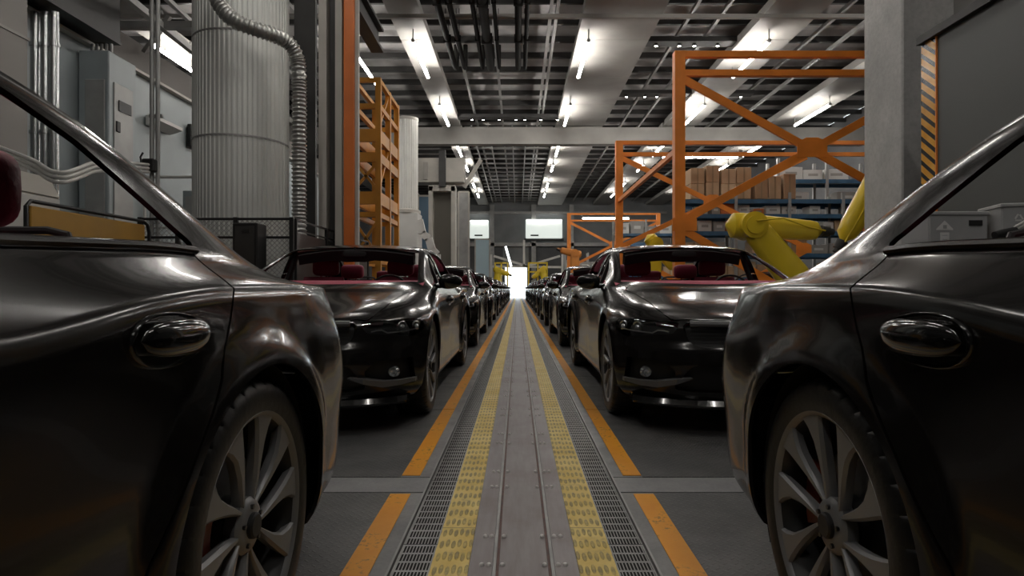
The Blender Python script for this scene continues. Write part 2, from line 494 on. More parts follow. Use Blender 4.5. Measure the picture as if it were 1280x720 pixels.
for s in (-1, 1):
    l, body = S.split(body, front_poly(FG if s > 0 else mir(FG), .008, -.42))
    fogs.append((s, l))
# tail lamps
tails = []
TLP = [(.40, .80), (.40, .86), (.80, .90), (.93, .90), (.93, .82), (.80, .79)]
for s in (-1, 1):
    l, body = S.split(body, back_poly(TLP if s > 0 else mir(TLP), .004, 3.62))
    tails.append((s, l))
S.build('body', body, paint, car)
S.build('bonnet', hood, paint, car)
S.build('boot_lid', boot, paint, car)
def inset(name, faces, m, d, parent): return S.build(name, faces, m, parent, th=.004, off=-d)
gr = inset('grille', grille, grille_m, .030, car)
inset('lower_grille', lower, grille_m, .045, car)
mb = MB()
for k in range(5):
    z = .585 + k * .022
    mb.tube([(x, -.815 + .055 * (x / .5) ** 2 + .0, z) for x in np.linspace(-.50 + .012 * max(0, 1 - k), .50 - .012 * max(0, 1 - k), 13)], .0022, 6)
tag(mb.build('grille_mesh', black_matt, gr, True), kind='stuff')
def side_y(faces_pts, x, z):
    d = [(abs(S.v[i][0] - x) + abs(S.v[i][2] - z), i) for i in faces_pts]
    return S.v[min(d)[1]]
for s, l in lamps:
    ids = {i for f in l for i in f}
    h = inset('headlight', l, black_matt, .055, car)
    S.build('lamp_cover', l, lamp_glass, h, th=.002, off=-.002)
    pm = MB(); rm = MB()
    for (x, z, r) in ((.80, .680, .030), (.885, .676, .034)):
        c = side_y(ids, s * x, z)
        n = S.n[min([(abs(S.v[i][0] - s * x) + abs(S.v[i][2] - z), i) for i in ids])[1]]
        cc = c - n * .030
        pm.sphere(cc, r, 20, 12)
        rm.tube([Vector(cc + n * .018) + Vector((s * r * 1.2 * math.cos(a) * abs(n[1]), r * 1.2 * math.cos(a) * abs(n[0]) , r * 1.2 * math.sin(a))) for a in np.linspace(0, 2 * PI, 17)[:-1]], .006, 6, closed=True)
    pm.build('projector_lens', lens_m, h, True)
    rm.build('lens_bezel', ring_m, h, True)
    sm_ = MB()
    pts = [side_y(ids, s * x, .648) for x in np.linspace(.62, .88, 9)]
    sm_.tube([p + np.array([0, .016, .012]) for p in pts], .005, 6)
    sm_.build('light_strip', lamp_white, h, True)
for s, l in fogs:
    ids = {i for f in l for i in f}
    h = inset('fog_light_recess', l, black_matt, .05, car)
    c = side_y(ids, s * .745, .395) + np.array([0, .025, 0])
    m_ = MB(); m_.lathe([(.0, .0), (.016, -.004), (.020, .006), (.026, -.008), (.030, -.008), (.040, .02)], 20, 'Y', tuple(c)); m_.build('fog_lamp', lens_m, h, True)
    w_ = MB()
    P0 = [side_y(ids, s * x, .33) for x in (.86, .76, .70)]
    path = [(s * .885, P0[0][1] - .004, .330), (s * .80, P0[1][1] - .018, .325), (s * .70, P0[2][1] - .012, .322), (s * .60, -.80, .352), (s * .50, -.80, .372)]
    wd = [.012, .016, .020, .016, .004]
    P = []; F = []
    for (x, y, z), w in zip(path, wd): P += [(x, y - .012, z - w), (x, y - .016, z + w), (x, y + .06, z + w), (x, y + .06, z - w)]
    for i in range(4):
        for k in range(4): F.append((i * 4 + k, i * 4 + (k + 1) % 4, i * 4 + 4 + (k + 1) % 4, i * 4 + 4 + k))
    F += [(0, 1, 2, 3), (16, 17, 18, 19)]
    w_.add(P, F).build('bumper_blade', grey_trim, car)
for s, l in tails:
    S.build('tail_light', l, tail_red, car, th=.006, off=-.004)
# front lip
mb = MB()
P = []; F = []
xs = np.linspace(-.84, .84, 33)
for x in xs:
    y = -.845 + .27 * abs(x / .86) ** 3.4
    P += [(x, y + .0, .235), (x, y - .028, .205), (x, y - .018, .190), (x, y + .10, .185), (x, y + .10, .235)]
for i in range(32):
    for k in range(5): F.append((i * 5 + k, i * 5 + (k + 1) % 5, i * 5 + 5 + (k + 1) % 5, i * 5 + 5 + k))
F += [tuple(range(5)), tuple(range(160, 165))]
mb.add(P, F).build('front_lip', black_gloss, car, True, 20)
# bright bar along the grille top
mb = MB(); mb.tube([(x, -.822 + .060 * (x / .52) ** 2, .716) for x in np.linspace(-.505, .505, 17)], .021, 8, rfun=None); mb.build('grille_bar', grey_trim, gr, True)
# grille surround
bd = [(x, z) for x, z in GR]
mb = MB(); mb.tube([(x, -.797 + .055 * (x / .5) ** 2 , z) for x, z in bd], .006, 6, closed=True); mb.build('grille_frame', dark_chrome, gr, True)

# door parts
def door_obj(name, s, faces, y_handle, zh):
    d = S.build(name, faces, paint, car)
    # handle: oval dish with a domed glossy grip
    xs_ = [i for f in faces for i in f]
    c = min(xs_, key=lambda i: abs(S.v[i][1] - y_handle) + abs(S.v[i][2] - zh)); X = abs(S.v[c][0])
    m_ = MB()
    n = 40
    rings = [(1.0, -.004), (1.0, .004), (.96, .007), (.90, .004), (.84, -.006)]
    P = []; F = []
    def shp(t): # rounded-pointed oval
        return .118 * math.copysign(abs(math.cos(t)) ** .95, math.cos(t)), .050 * math.copysign(abs(math.sin(t)) ** .85, math.sin(t)) * (1 - .12 * math.cos(t))
    for (k_, h) in rings:
        for q in range(n):
            a, b = shp(2 * PI * q / n); P.append((s * (X + h), y_handle + a * k_, zh + b * k_ - .0))
    for r_ in range(len(rings) - 1):
        for q in range(n):
            f_ = (r_ * n + q, r_ * n + (q + 1) % n, (r_ + 1) * n + (q + 1) % n, (r_ + 1) * n + q); F.append(f_ if s < 0 else f_[::-1])
    F.append(tuple(range(4 * n, 5 * n)) if s < 0 else tuple(range(5 * n - 1, 4 * n - 1, -1)))
    m_.add(P, F)
    m_.build('handle_dish', black_gloss, d, True, 60)
    g = MB(); P = []; F = []; L = 18; K = 14
    for i in range(L + 1):
        t = -1 + 2 * i / L; e = math.sqrt(max(0, 1 - abs(t) ** 3)) 
        for k in range(K):
            a = 2 * PI * k / K
            P.append((s * (X + .014 + .012 * (1 - t * t) * .8 + .018 * e * math.cos(a)), y_handle + .112 * t, zh + .004 + .033 * e * math.sin(a)))
    for i in range(L):
        for k in range(K):
            f_ = (i * K + k, i * K + (k + 1) % K, (i + 1) * K + (k + 1) % K, (i + 1) * K + k); F.append(f_ if s > 0 else f_[::-1])
    g.add(P, F).build('door_handle', black_gloss, d, True, 80)
    return d
for s, f, r in doors:
    dF = door_obj('front_door', s, f, 1.26, .835)
    dR = door_obj('rear_door', s, r, 2.535, .848)
    # window lower trim and door card tops
    for d, y0, y1 in ((dF, .72, 1.50), (dR, 1.52, 2.86)):
        t = MB(); pts = []
        for y in np.linspace(y0, y1, 14):
            x5, z5 = interp_rows(y)[5:7]; pts.append((s * (x5 - .004), y, z5 + .012))
        t.tube(pts, .010, 8); t.build('belt_trim', dark_chrome, d, True)
        t = MB()
        for a, b in zip(pts[:-1], pts[1:]):
            t.bar((a[0] - s * .045, a[1], a[2] - .022), (b[0] - s * .045, b[1], b[2] - .022), .07, .045)
            t.bar((a[0] - s * .05, a[1], a[2] - .31), (b[0] - s * .05, b[1], b[2] - .31), .03, .56)
        t.build('door_card', maroon, d)
    # B pillar inner
    t = MB(); t.bar((s * .80, 1.52, .9), (s * .645, 1.50, 1.30), .03, .07, (0, 1, 0)); t.build('pillar_trim', black_matt, car)
    # side mirror
    m_ = MB()
    P = []; F = []; n = 24; L = 14
    cx, cy, cz = s * .975, .80, 1.005
    for i in range(L + 1):
        t_ = -1 + 2 * i / L; e = (1 - abs(t_) ** 2.4) ** (1 / 2.2)
        for k in range(n):
            a = 2 * PI * k / n; sa, ca = math.sin(a), math.cos(a)
            yy = ca * .058 * e; yy = yy if yy < 0 else yy * .55
            P.append((cx + s * .105 * t_, cy + yy + .03 * t_, cz + .066 * e * math.copysign(abs(sa) ** .8, sa) * (1 - .15 * t_)))
    for i in range(L):
        for k in range(n):
            f_ = (i * n + k, i * n + (k + 1) % n, (i + 1) * n + (k + 1) % n, (i + 1) * n + k); F.append(f_ if s < 0 else f_[::-1])
    m_.add(P, F); mo = m_.build('side_mirror', black_gloss, car, True, 80)
    t = MB(); t.tube([(s * .84, .80, .965), (s * .88, .80, .958), (s * .92, .80, .975)], .016, 10); t.build('mirror_arm', black_gloss, mo, True)
# wheel wells
for yc in (0, WB):
    for s in (-1, 1):
        t = MB(); t.lathe([(.40, s * .60), (.402, s * .90)], 40, 'X', (0, yc, RW), a0=math.radians(-28), a1=math.radians(208))
        t.lathe([(.05, s * .60), (.40, s * .60)], 40, 'X', (0, yc, RW), a0=math.radians(-28), a1=math.radians(208))
        t.build('wheel_well', dark_inner, car, True)
# interior
t = MB(); t.box((0, 1.9, .30), (1.66, 3.2, .03)); t.build('cabin_floor', black_matt, car)
t = MB()
prof = [(.42, .90), (.50, .985), (.64, 1.012), (.80, 1.00), (.86, .93), (.80, .70), (.40, .60)]
t.prism([(y, z) for y, z in prof], -.78, .78, 'X'); t.build('dashboard', maroon_dash, car, True, 50)
t = MB(); t.lathe([(.17, 0), (.182, -.012), (.194, 0), (.182, .012)], 36, 'Y', (0, 0, 0), close=True)
t.bar((-.17, 0, 0), (.17, 0, 0), .03, .03); t.bar((0, 0, 0), (0, 0, -.17), .03, .03); t.cyl((0, -.03, 0), (0, .02, 0), .05, 16)
sw = t.build('steering_wheel', black_matt, car, True); sw.location = (.38, .98, .90); sw.rotation_euler = (math.radians(-24), 0, 0)
def seat_back(name, x, y, w, ztop, tilt=.25, zb=.50):
    m_ = MB(); P = []; F = []; NZ = 8; n = 20
    for i in range(NZ + 1):
        u = i / NZ; z = zb + (ztop - zb) * u; ww = w * (1 - .18 * u ** 3) * (.97 if i in (0, NZ) else 1); tk = .075 * (1 - .4 * u) * (.6 if i in (0, NZ) else 1)
        for k in range(n):
            a = 2 * PI * k / n; ca, sa = math.cos(a), math.sin(a)
            P.append((x + ww / 2 * math.copysign(abs(ca) ** .5, ca), y + tilt * (z - zb) + tk * math.copysign(abs(sa) ** .6, sa) - (.03 * abs(ca) ** 4), z))
    for i in range(NZ):
        for k in range(n): F.append((i * n + k, i * n + (k + 1) % n, (i + 1) * n + (k + 1) % n, (i + 1) * n + k))
    F += [tuple(range(n - 1, -1, -1)), tuple(range(NZ * n, (NZ + 1) * n))]
    m_.add(P, F); return m_
def cushion(m_, c, d, pw=.45):
    m_.sphere(c, 1, 24, 14, (d[0] / 2, d[1] / 2, d[2] / 2), pw); return m_
for x in (-.38, .38):
    m_ = seat_back('seat', x, 1.40, .50, 1.06); cushion(m_, (x, 1.22, .50), (.52, .52, .18))
    so = m_.build('front_seat', maroon, car, True, 60)
    h_ = MB(); cushion(h_, (x, 1.585, 1.155), (.27, .10, .17), .5); h_.cyl((x - .05, 1.57, 1.03), (x - .05, 1.58, 1.12), .008, 8); h_.cyl((x + .05, 1.57, 1.03), (x + .05, 1.58, 1.12), .008, 8)
    h_.build('headrest', maroon, so, True, 60)
m_ = seat_back('bench', 0, 2.43, 1.36, 1.02); cushion(m_, (0, 2.12, .48), (1.38, .55, .18))
so = m_.build('rear_bench', maroon, car, True, 60)
for x in (-.40, 0, .40):
    h_ = MB(); zc = 1.145 if x else 1.10
    cushion(h_, (x, 2.655, zc), (.27 if x else .22, .10, .17 if x else .11), .5)
    h_.cyl((x - .05, 2.62, 1.0), (x - .05, 2.645, zc), .008, 8); h_.cyl((x + .05, 2.62, 1.0), (x + .05, 2.645, zc), .008, 8)
    h_.build('headrest', maroon, so, True, 60)
t = MB(); t.prism([(-.66, 2.68), (.66, 2.68), (.58, 3.16), (-.58, 3.16)], .99, 1.045, 'Z'); ps = t.build('parcel_shelf', maroon_dash, car)
for x in (-.32, .32):
    t = MB(); t.tube([(x - .12, 2.95, 1.045), (x - .11, 2.95, 1.075), (x - .06, 2.95, 1.086), (x + .06, 2.95, 1.086), (x + .11, 2.95, 1.075), (x + .12, 2.95, 1.045)], .010, 8); t.cyl((x, 2.97, 1.043), (x, 2.97, 1.055), .085, 24)
    t.build('speaker', black_matt, ps, True)
t = MB(); cushion(t, (0, 1.24, 1.275), (.24, .035, .065), .5); t.cyl((0, 1.245, 1.29), (0, 1.25, 1.345), .008, 8); t.build('rear_view_mirror', black_matt, car, True, 60)
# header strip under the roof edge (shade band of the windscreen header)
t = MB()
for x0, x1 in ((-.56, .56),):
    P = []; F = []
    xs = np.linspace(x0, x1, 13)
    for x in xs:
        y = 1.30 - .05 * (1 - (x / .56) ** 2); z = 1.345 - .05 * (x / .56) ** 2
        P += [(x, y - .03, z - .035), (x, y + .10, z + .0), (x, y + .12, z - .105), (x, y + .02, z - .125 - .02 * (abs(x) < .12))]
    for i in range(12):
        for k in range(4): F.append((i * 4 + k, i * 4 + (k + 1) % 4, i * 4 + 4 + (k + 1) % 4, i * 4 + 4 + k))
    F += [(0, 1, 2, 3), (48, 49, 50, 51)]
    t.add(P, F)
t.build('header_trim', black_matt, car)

# ------------------------------------------------------------------ wheel
def wheel_meshes():
    W = .245
    # tyre: revolve with tread blocks
    prof = [(.268, -.105), (.272, -.118), (.292, -.124), (.320, -.1245), (.338, -.120), (.349, -.112), (.355, -.100), (.3580, -.085), (.3595, -.062), (.3535, -.060), (.3535, -.052), (.3598, -.050), (.360, -.012), (.3535, -.010), (.3535, .0)]
    prof = prof + [(r, -h) for r, h in prof[::-1]]
    n = 288; P = []; F = []
    for k in range(n):
        a = 2 * PI * k / n; g = (k % 8) == 0
        for j, (r, h) in enumerate(prof):
            rr = r
            if g and r > .340: rr = r - .006
            sh = .004 * 0
            P.append((h, rr * math.cos(a), rr * math.sin(a)))
    L = len(prof)
    for k in range(n):
        a = k * L; b = ((k + 1) % n) * L
        for j in range(L - 1): F.append((a + j, a + j + 1, b + j + 1, b + j))
    t = MB(); t.add(P, F); tyre = t.mesh('tyre', tyre_m, True, 28)
    # rim (outboard side = -X in local, flipped by object rotation for the other side)
    X0 = -.118
    t = MB()
    t.lathe([(.262, X0 + .012), (.268, X0 + .002), (.2755, X0 - .002), (.279, X0 + .006), (.274, X0 + .014)], 96, 'X')
    t.cur = 1
    t.lathe([(.262, X0 + .012), (.250, X0 + .03), (.240, X0 + .08), (.235, .105), (.27, .12)], 72, 'X')
    t.cur = 0
    def blade(pts, thick=.028):
        """pts: (r, theta_deg, halfwidth, face_x)"""
        P = []; F = []
        for r, th_, hw, fx in pts:
            a = math.radians(th_); er = (math.cos(a), math.sin(a)); et = (-er[1], er[0])
            ch = min(.007, hw * .5)
            for (o, dx) in ((-hw, .008), (-hw + ch, 0), (hw - ch, 0), (hw, .008), (hw * .8, thick), (-hw * .8, thick)):
                P.append((fx + dx, er[0] * r + et[0] * o, er[1] * r + et[1] * o))
        for i in range(len(pts) - 1):
            for k in range(6): F.append((i * 6 + k, i * 6 + (k + 1) % 6, i * 6 + 6 + (k + 1) % 6, i * 6 + 6 + k))
        F += [tuple(range(5, -1, -1)), tuple(range(len(pts) * 6 - 6, len(pts) * 6))]
        t.add(P, F)
    fx = X0 + .006
    for q in range(5):
        A = 90 + 72 * q
        for d in (-1, 1):   # paired blades: straight inner edge, flaring outer edge
            tb = [(.045, 24, 36, .016), (.07, 19.5, 32, .015), (.10, 15.2, 27.5, .012), (.15, 12.0, 23.6, .007), (.20, 10.2, 23.4, .003), (.235, 9.2, 26.0, .001), (.255, 8.5, 28.6, .0), (.270, 7.0, 31.0, .0)]
            blade([(r, A + d * (i + o) / 2 - 3 * (r - .15) / .1, r * math.radians(o - i) / 2, fx + x) for r, i, o, x in tb])
    # hub
    t.lathe([(0, fx + .010), (.048, fx + .010), (.060, fx + .014), (.068, fx + .022), (.066, fx + .05)], 40, 'X')
    rim = t.mesh('wheel', [rim_m, rim_dark], True, 40)
    t = MB(); t.lathe([(0, fx - .004), (.026, fx - .003), (.031, fx + .001), (.031, fx + .012)], 32, 'X')
    t.cur = 1
    for q in range(5):
        a = math.radians(90 + 72 * q); t.cyl((fx + .004, .047 * math.cos(a), .047 * math.sin(a)), (fx + .02, .047 * math.cos(a), .047 * math.sin(a)), .006, 6)
    cap = t.mesh('hub_cap', [black_matt, disc_m], True)
    t = MB(); t.lathe([(.06, -.035), (.175, -.035), (.175, -.012), (.06, -.012)], 48, 'X', close=True); t.lathe([(0, -.06), (.07, -.06), (.075, -.03)], 32, 'X')
    disc = t.mesh('brake_disc', disc_m, True)
    t = MB(); P = []
    poly = [(.125 * math.cos(a), .125 * math.sin(a)) for a in np.radians(np.linspace(-25, 30, 8))] + [(.20 * math.cos(a), .20 * math.sin(a)) for a in np.radians(np.linspace(30, -25, 8))]
    t.prism(poly, -.062, .01, 'X'); cal = t.mesh('brake_caliper', caliper_m)
    return rim, tyre, cap, disc, cal
WM = wheel_meshes()
# top-left of each tuple: outer tyre face sits at x=.925
for yc in (0, WB):
    for s in (-1, 1):
        w = obj('wheel', WM[0], car, (s * .802, yc, RW), (0, 0, 0 if s < 0 else PI))
        w.rotation_euler = (math.radians(6 if s < 0 else -3), 0, 0 if s < 0 else PI)
        for nm, me in zip(('tyre', 'hub_cap', 'brake_disc', 'brake_caliper'), WM[1:]):
            obj(nm, me, w)
        w.children[-1].rotation_euler = (0, 0, 0)
# ------------------------------------------------------------------ camera
F = 765.0; CX, CY, CH = 647.0, 361.0, .94
cam = bpy.data.cameras.new('camera'); camo = bpy.data.objects.new('camera', cam); COL.objects.link(camo)
camo.location = (-.02, 0, CH); camo.rotation_euler = (PI / 2, 0, 0)
cam.sensor_width = 36; cam.lens = F / 1280 * 36; cam.shift_x = -(CX - 640) / 1280; cam.shift_y = (CY - 360) / 1280
cam.clip_start = .02; cam.clip_end = 300
cam.dof.use_dof = False
scn.camera = camo
def W(px, py, D):
    return Vector(((px - CX) * D / F - .02, D, CH - (py - CY) * D / F))
# ------------------------------------------------------------------ cars
car.location = (-1.575, 1.50 - WB, 0)
dup(car, (1.645, 1.50 - WB, 0), 'glossy black unglazed sedan filling the near right edge, dark grey panel behind it')
ORD = ['second', 'third', 'fourth', 'fifth', 'sixth', 'seventh', 'eighth', 'ninth', 'tenth', 'eleventh']
for sx, nm in ((-1, 'left'), (1, 'right')):
    for i in range(9):
        lab = f'black sedan facing the camera in the {nm} row, {ORD[i]} from the camera'
        if i == 0: lab = {'left': 'whole black sedan facing the camera in front of the black mesh fence', 'right': 'whole black sedan facing the camera in front of the orange frame'}[nm]
        dup(car, (-1.595 if sx < 0 else 1.585, 4.67 + 5.45 * i, 0), lab, group=f'black sedans lined up {nm} of the track' if i > 0 else None)
dup(car, (6.9, 14.7, 0), 'black sedan of the outer row, glimpsed below the yellow robot forearm')

# ------------------------------------------------------------------ floor
def nodes_floor(name, build):
    m = bpy.data.materials.new(name); m.use_nodes = True; nt = m.node_tree; b = nt.nodes['Principled BSDF']
    class N:
        def __init__(s): s.nt = nt; s.b = b
        def new(s, t, **k):
            n = nt.nodes.new(t)
            for a, v in k.items(): setattr(n, a, v)
            return n
        def link(s, a, c): nt.links.new(a, c)
        def math(s, op, a, c=None, d=None):
            n = nt.nodes.new('ShaderNodeMath'); n.operation = op
            for i, v in enumerate((a, c, d)):
                if v is None: continue
                if isinstance(v, (int, float)): n.inputs[i].default_value = v
                else: nt.links.new(v, n.inputs[i])
            return n.outputs[0]
        def noise(s, vec, scale, detail=5, rough=.6):
            n = nt.nodes.new('ShaderNodeTexNoise'); n.inputs['Scale'].default_value = scale; n.inputs['Detail'].default_value = detail; n.inputs['Roughness'].default_value = rough
            nt.links.new(vec, n.inputs['Vector']); return n.outputs['Fac']
        def mix(s, fac, a, c):
            n = nt.nodes.new('ShaderNodeMix'); n.data_type = 'RGBA'
            if isinstance(fac, (int, float)): n.inputs[0].default_value = fac
            else: nt.links.new(fac, n.inputs[0])
            for i, v in ((6, a), (7, c)):
                if isinstance(v, tuple): n.inputs[i].default_value = (*v, 1)
                else: nt.links.new(v, n.inputs[i])
            return n.outputs[2]
        def ramp(s, v, a, c, o0=0., o1=1.):
            n = nt.nodes.new('ShaderNodeMapRange'); n.interpolation_type = 'SMOOTHSTEP'
            nt.links.new(v, n.inputs[0])
            for i, q in enumerate((a, c, o0, o1)): n.inputs[i + 1].default_value = q
            return n.outputs[0]
        def bump(s, h, strength, dist):
            n = nt.nodes.new('ShaderNodeBump'); n.inputs['Strength'].default_value = strength; n.inputs['Distance'].default_value = dist
            nt.links.new(h, n.inputs['Height']); nt.links.new(n.outputs[0], b.inputs['Normal'])
    n = N(); tc = n.new('ShaderNodeTexCoord'); sep = n.new('ShaderNodeSeparateXYZ'); n.link(tc.outputs['Object'], sep.inputs[0])
    build(n, tc.outputs['Object'], sep.outputs[0], sep.outputs[1], sep.outputs[2]); return m
def f_concrete(c1, c2, rough=.5, scale=3):
    def f(n, v, x, y, z):
        a = n.noise(v, scale, 8, .65); b_ = n.noise(v, scale * 22, 3)
        col = n.mix(n.ramp(a, .3, .7), c1, c2)
        col = n.mix(n.ramp(b_, .35, .75, 0, .25), col, tuple(q * .5 for q in c1))
        n.link(col, n.b.inputs['Base Color']); n.link(n.ramp(a, .2, .8, rough + .1, rough - .1), n.b.inputs['Roughness'])
        n.bump(b_, .15, .003)
    return f
concrete_floor = nodes_floor('floor_concrete', f_concrete((.19, .19, .192), (.27, .268, .265), .45))
cross_strip = nodes_floor('floor_cross_strip', f_concrete((.23, .23, .235), (.29, .29, .29), .42))
concrete_wall = nodes_floor('wall_concrete', f_concrete((.36, .36, .35), (.52, .52, .505), .75, .9))
def f_tread(n, v, x, y, z):
    # diamond tread plate
    P = 26.0
    u = n.math('MULTIPLY', n.math('ADD', x, y), P); w = n.math('MULTIPLY', n.math('SUBTRACT', x, y), P)
    fu = n.math('SUBTRACT', n.math('FRACT', u), .5); fw = n.math('SUBTRACT', n.math('FRACT', w), .5)
    par = n.math('MODULO', n.math('ABSOLUTE', n.math('ADD', n.math('FLOOR', u), n.math('FLOOR', w))), 2.0)
    def ell(a, b_): return n.math('ADD', n.math('MULTIPLY', n.math('POWER', n.math('ABSOLUTE', a), 2.0), 5.5), n.math('MULTIPLY', n.math('POWER', n.math('ABSOLUTE', b_), 2.0), 60.0))
    e1 = ell(fu, fw); e2 = ell(fw, fu)
    e = n.math('ADD', n.math('MULTIPLY', e1, par), n.math('MULTIPLY', e2, n.math('SUBTRACT', 1.0, par)))
    h = n.ramp(e, .5, 1.3, 1, 0)
    a = n.noise(v, 2.2, 8, .7)
    col = n.mix(n.ramp(a, .3, .7), (.098, .098, .101), (.150, .149, .146))
    col = n.mix(n.math('MULTIPLY', h, .35), col, (.22, .215, .20))
    n.link(col, n.b.inputs['Base Color']); n.b.inputs['Metallic'].default_value = .3
    n.link(n.ramp(a, .25, .75, .52, .36), n.b.inputs['Roughness']); n.bump(h, .7, .004)
tread = nodes_floor('tread_plate', f_tread)
def f_steel(n, v, x, y, z):
    mp = n.new('ShaderNodeMapping'); mp.inputs['Scale'].default_value = (1, .12, 1); n.link(v, mp.inputs[0])
    a = n.noise(mp.outputs[0], 30, 6, .65); b_ = n.noise(v, 2.5, 6, .6)
    col = n.mix(n.ramp(a, .3, .7), (.205, .178, .178), (.25, .225, .225))
    col = n.mix(n.ramp(b_, .45, .75, 0, .35), col, (.16, .11, .10))
    n.link(col, n.b.inputs['Base Color']); n.b.inputs['Metallic'].default_value = .35; n.link(n.ramp(b_, .3, .7, .38, .5), n.b.inputs['Roughness']); n.bump(a, .04, .001)
steel = nodes_floor('worn_steel', f_steel)
def f_tactile(n, v, x, y, z):
    # rows of lengthwise oval studs, paint worn off their tops
    u = n.math('MULTIPLY', n.math('ADD', x, 10.0), 1 / .0213); w0 = n.math('MULTIPLY', y, 1 / .105)
    st = n.math('MULTIPLY', n.math('MODULO', n.math('FLOOR', u), 2.0), .12)
    w = n.math('ADD', w0, st)
    fu = n.math('SUBTRACT', n.math('FRACT', u), .5); fw = n.math('SUBTRACT', n.math('FRACT', w), .5)
    e = n.math('ADD', n.math('MULTIPLY', n.math('POWER', n.math('ABSOLUTE', fu), 2.0), 8.0), n.math('MULTIPLY', n.math('POWER', n.math('ABSOLUTE', fw), 2.0), 9.0))
    h = n.ramp(e, .55, 1.15, 1, 0)
    a = n.noise(v, 18, 6, .7); b_ = n.noise(v, 3.5, 7, .6)
    yel = n.mix(n.ramp(b_, .3, .7), (.66, .46, .095), (.80, .63, .22))
    wear = n.math('MULTIPLY', h, n.ramp(a, .32, .62, .3, .8))
    col = n.mix(wear, yel, (.20, .16, .07))
    col = n.mix(n.ramp(n.noise(v, 9, 7, .75), .52, .75, 0, .6), col, (.26, .21, .11))
    joint = n.math('LESS_THAN', n.math('FRACT', n.math('MULTIPLY', y, 1 / .60)), .006)
    col = n.mix(joint, col, (.05, .04, .03))
    n.link(col, n.b.inputs['Base Color']); n.b.inputs['Roughness'].default_value = .55; n.bump(h, .8, .004)
tactile = nodes_floor('tactile_yellow', f_tactile)
def f_grate(n, v, x, y, z):
    row = n.math('FRACT', n.math('MULTIPLY', y, 1 / .068)); sx = n.math('FRACT', n.math('MULTIPLY', n.math('ADD', x, 10.0), 1 / .0115))
    slot = n.math('MULTIPLY', n.ramp(n.math('ABSOLUTE', n.math('SUBTRACT', row, .5)), .39, .42, 1, 0), n.ramp(n.math('ABSOLUTE', n.math('SUBTRACT', sx, .5)), .29, .33, 1, 0))
    ax = n.math('ABSOLUTE', n.math('SUBTRACT', n.math('ABSOLUTE', x), .3775)); slot = n.math('MULTIPLY', slot, n.math('LESS_THAN', ax, .057))
    jo = n.math('LESS_THAN', n.math('FRACT', n.math('MULTIPLY', y, 1 / .75)), .01)
    a = n.noise(v, 12, 6, .6)
    col = n.mix(n.ramp(a, .3, .7), (.21, .208, .205), (.30, .295, .285))
    col = n.mix(n.math('MAXIMUM', slot, jo), col, (.004, .004, .004))
    n.link(col, n.b.inputs['Base Color']); n.link(n.math('SUBTRACT', .5, n.math('MULTIPLY', slot, .5)), n.b.inputs['Metallic'])
    n.link(n.math('ADD', .38, n.math('MULTIPLY', slot, .6)), n.b.inputs['Roughness']); n.bump(n.math('SUBTRACT', 1.0, slot), .9, .006)
grate_m = nodes_floor('drain_grate', f_grate)
def f_orange(n, v, x, y, z):
    a = n.noise(v, 5, 8, .7); b_ = n.noise(v, 40, 5, .7)
    col = n.mix(n.ramp(a, .3, .7), (.78, .30, .004), (.85, .36, .012))
    col = n.mix(n.math('MULTIPLY', n.ramp(b_, .50, .62, 0, .8), n.ramp(a, .50, .66)), col, (.10, .07, .05))
    n.link(col, n.b.inputs['Base Color']); n.b.inputs['Roughness'].default_value = .5
orange_tape = nodes_floor('orange_line_paint', f_orange)
rail_light = mat('rail_light', (.34, .335, .33), rough=.5, metal=.2, noise=(8, .2))
rail_rust = mat('rail_rust', (.10, .045, .035), rough=.6, noise=(20, .4))

YB, YE = -8.0, 64.0
def strip(name, x0, x1, z, m, y0=YB, y1=YE, t=.02, kind=True):
    b = MB()
    n = max(1, int((y1 - y0) / 4))
    for k in range(n):
        a, c_ = y0 + (y1 - y0) * k / n, y0 + (y1 - y0) * (k + 1) / n
        b.add([(x0, a, z), (x1, a, z), (x1, c_, z), (x0, c_, z)], [(0, 1, 2, 3)])
    b.add([(x0, y0, z - t), (x1, y0, z - t), (x1, y1, z - t), (x0, y1, z - t), (x0, y0, z), (x1, y0, z), (x1, y1, z), (x0, y1, z)], [(3, 2, 1, 0), (0, 1, 5, 4), (1, 2, 6, 5), (2, 3, 7, 6), (3, 0, 4, 7)])
    o = b.build(name, m)
    if kind: o['kind'] = 'structure'
    return o
XL, XR, YK, YF, ZC = -15.0, 18.0, -12.0, 62.0, 10.4
b = MB(); b.box(((XL + XR) / 2, (YK + 120) / 2, -.065), (XR - XL + 2, 120 - YK, .05)); struct('floor', b, mat('outdoor_ground', (.45, .45, .44), rough=.8))
b = MB()
JO = [-6.0, -4.2, -2.4, -.6, 1.2, 2.94] + [4.76 + 1.82 * k for k in range(32)]
for s in (-1, 1):
    x0, x1 = (.605, XR) if s > 0 else (XL, -.605)
    ys = [YK] + JO[:] + [YF]
    for a, c_ in zip(ys[:-1], ys[1:]):
        a2 = a + (.12 if abs(a - 2.94) < .01 else .006); c2 = c_ - (.12 if abs(c_ - 2.94) < .01 else .006)
        b.box(((x0 + x1) / 2, (a2 + c2) / 2, -.01), (x1 - x0, c2 - a2, .02))
struct('floor', b, tread)
b = MB()
for s in (-1, 1):
    x0, x1 = (.455, XR) if s > 0 else (XL, -.455)
    b.box(((x0 + x1) / 2, 2.94, -.006), (x1 - x0, .215, .012)); b.box(((x0 + x1) / 2, 2.94, -.02), (x1 - x0, .24, .012))
struct('floor', b, cross_strip)
b = MB(); b.box((0, (YK + YF) / 2, -.03), (XR - XL if False else 1.6, YF - YK, .02))
for y in JO: b.box(((XL + XR) / 2, y, -.022), (XR - XL, .03, .02))
struct('floor', b, mat('joint_grey', (.16, .16, .16), rough=.6))
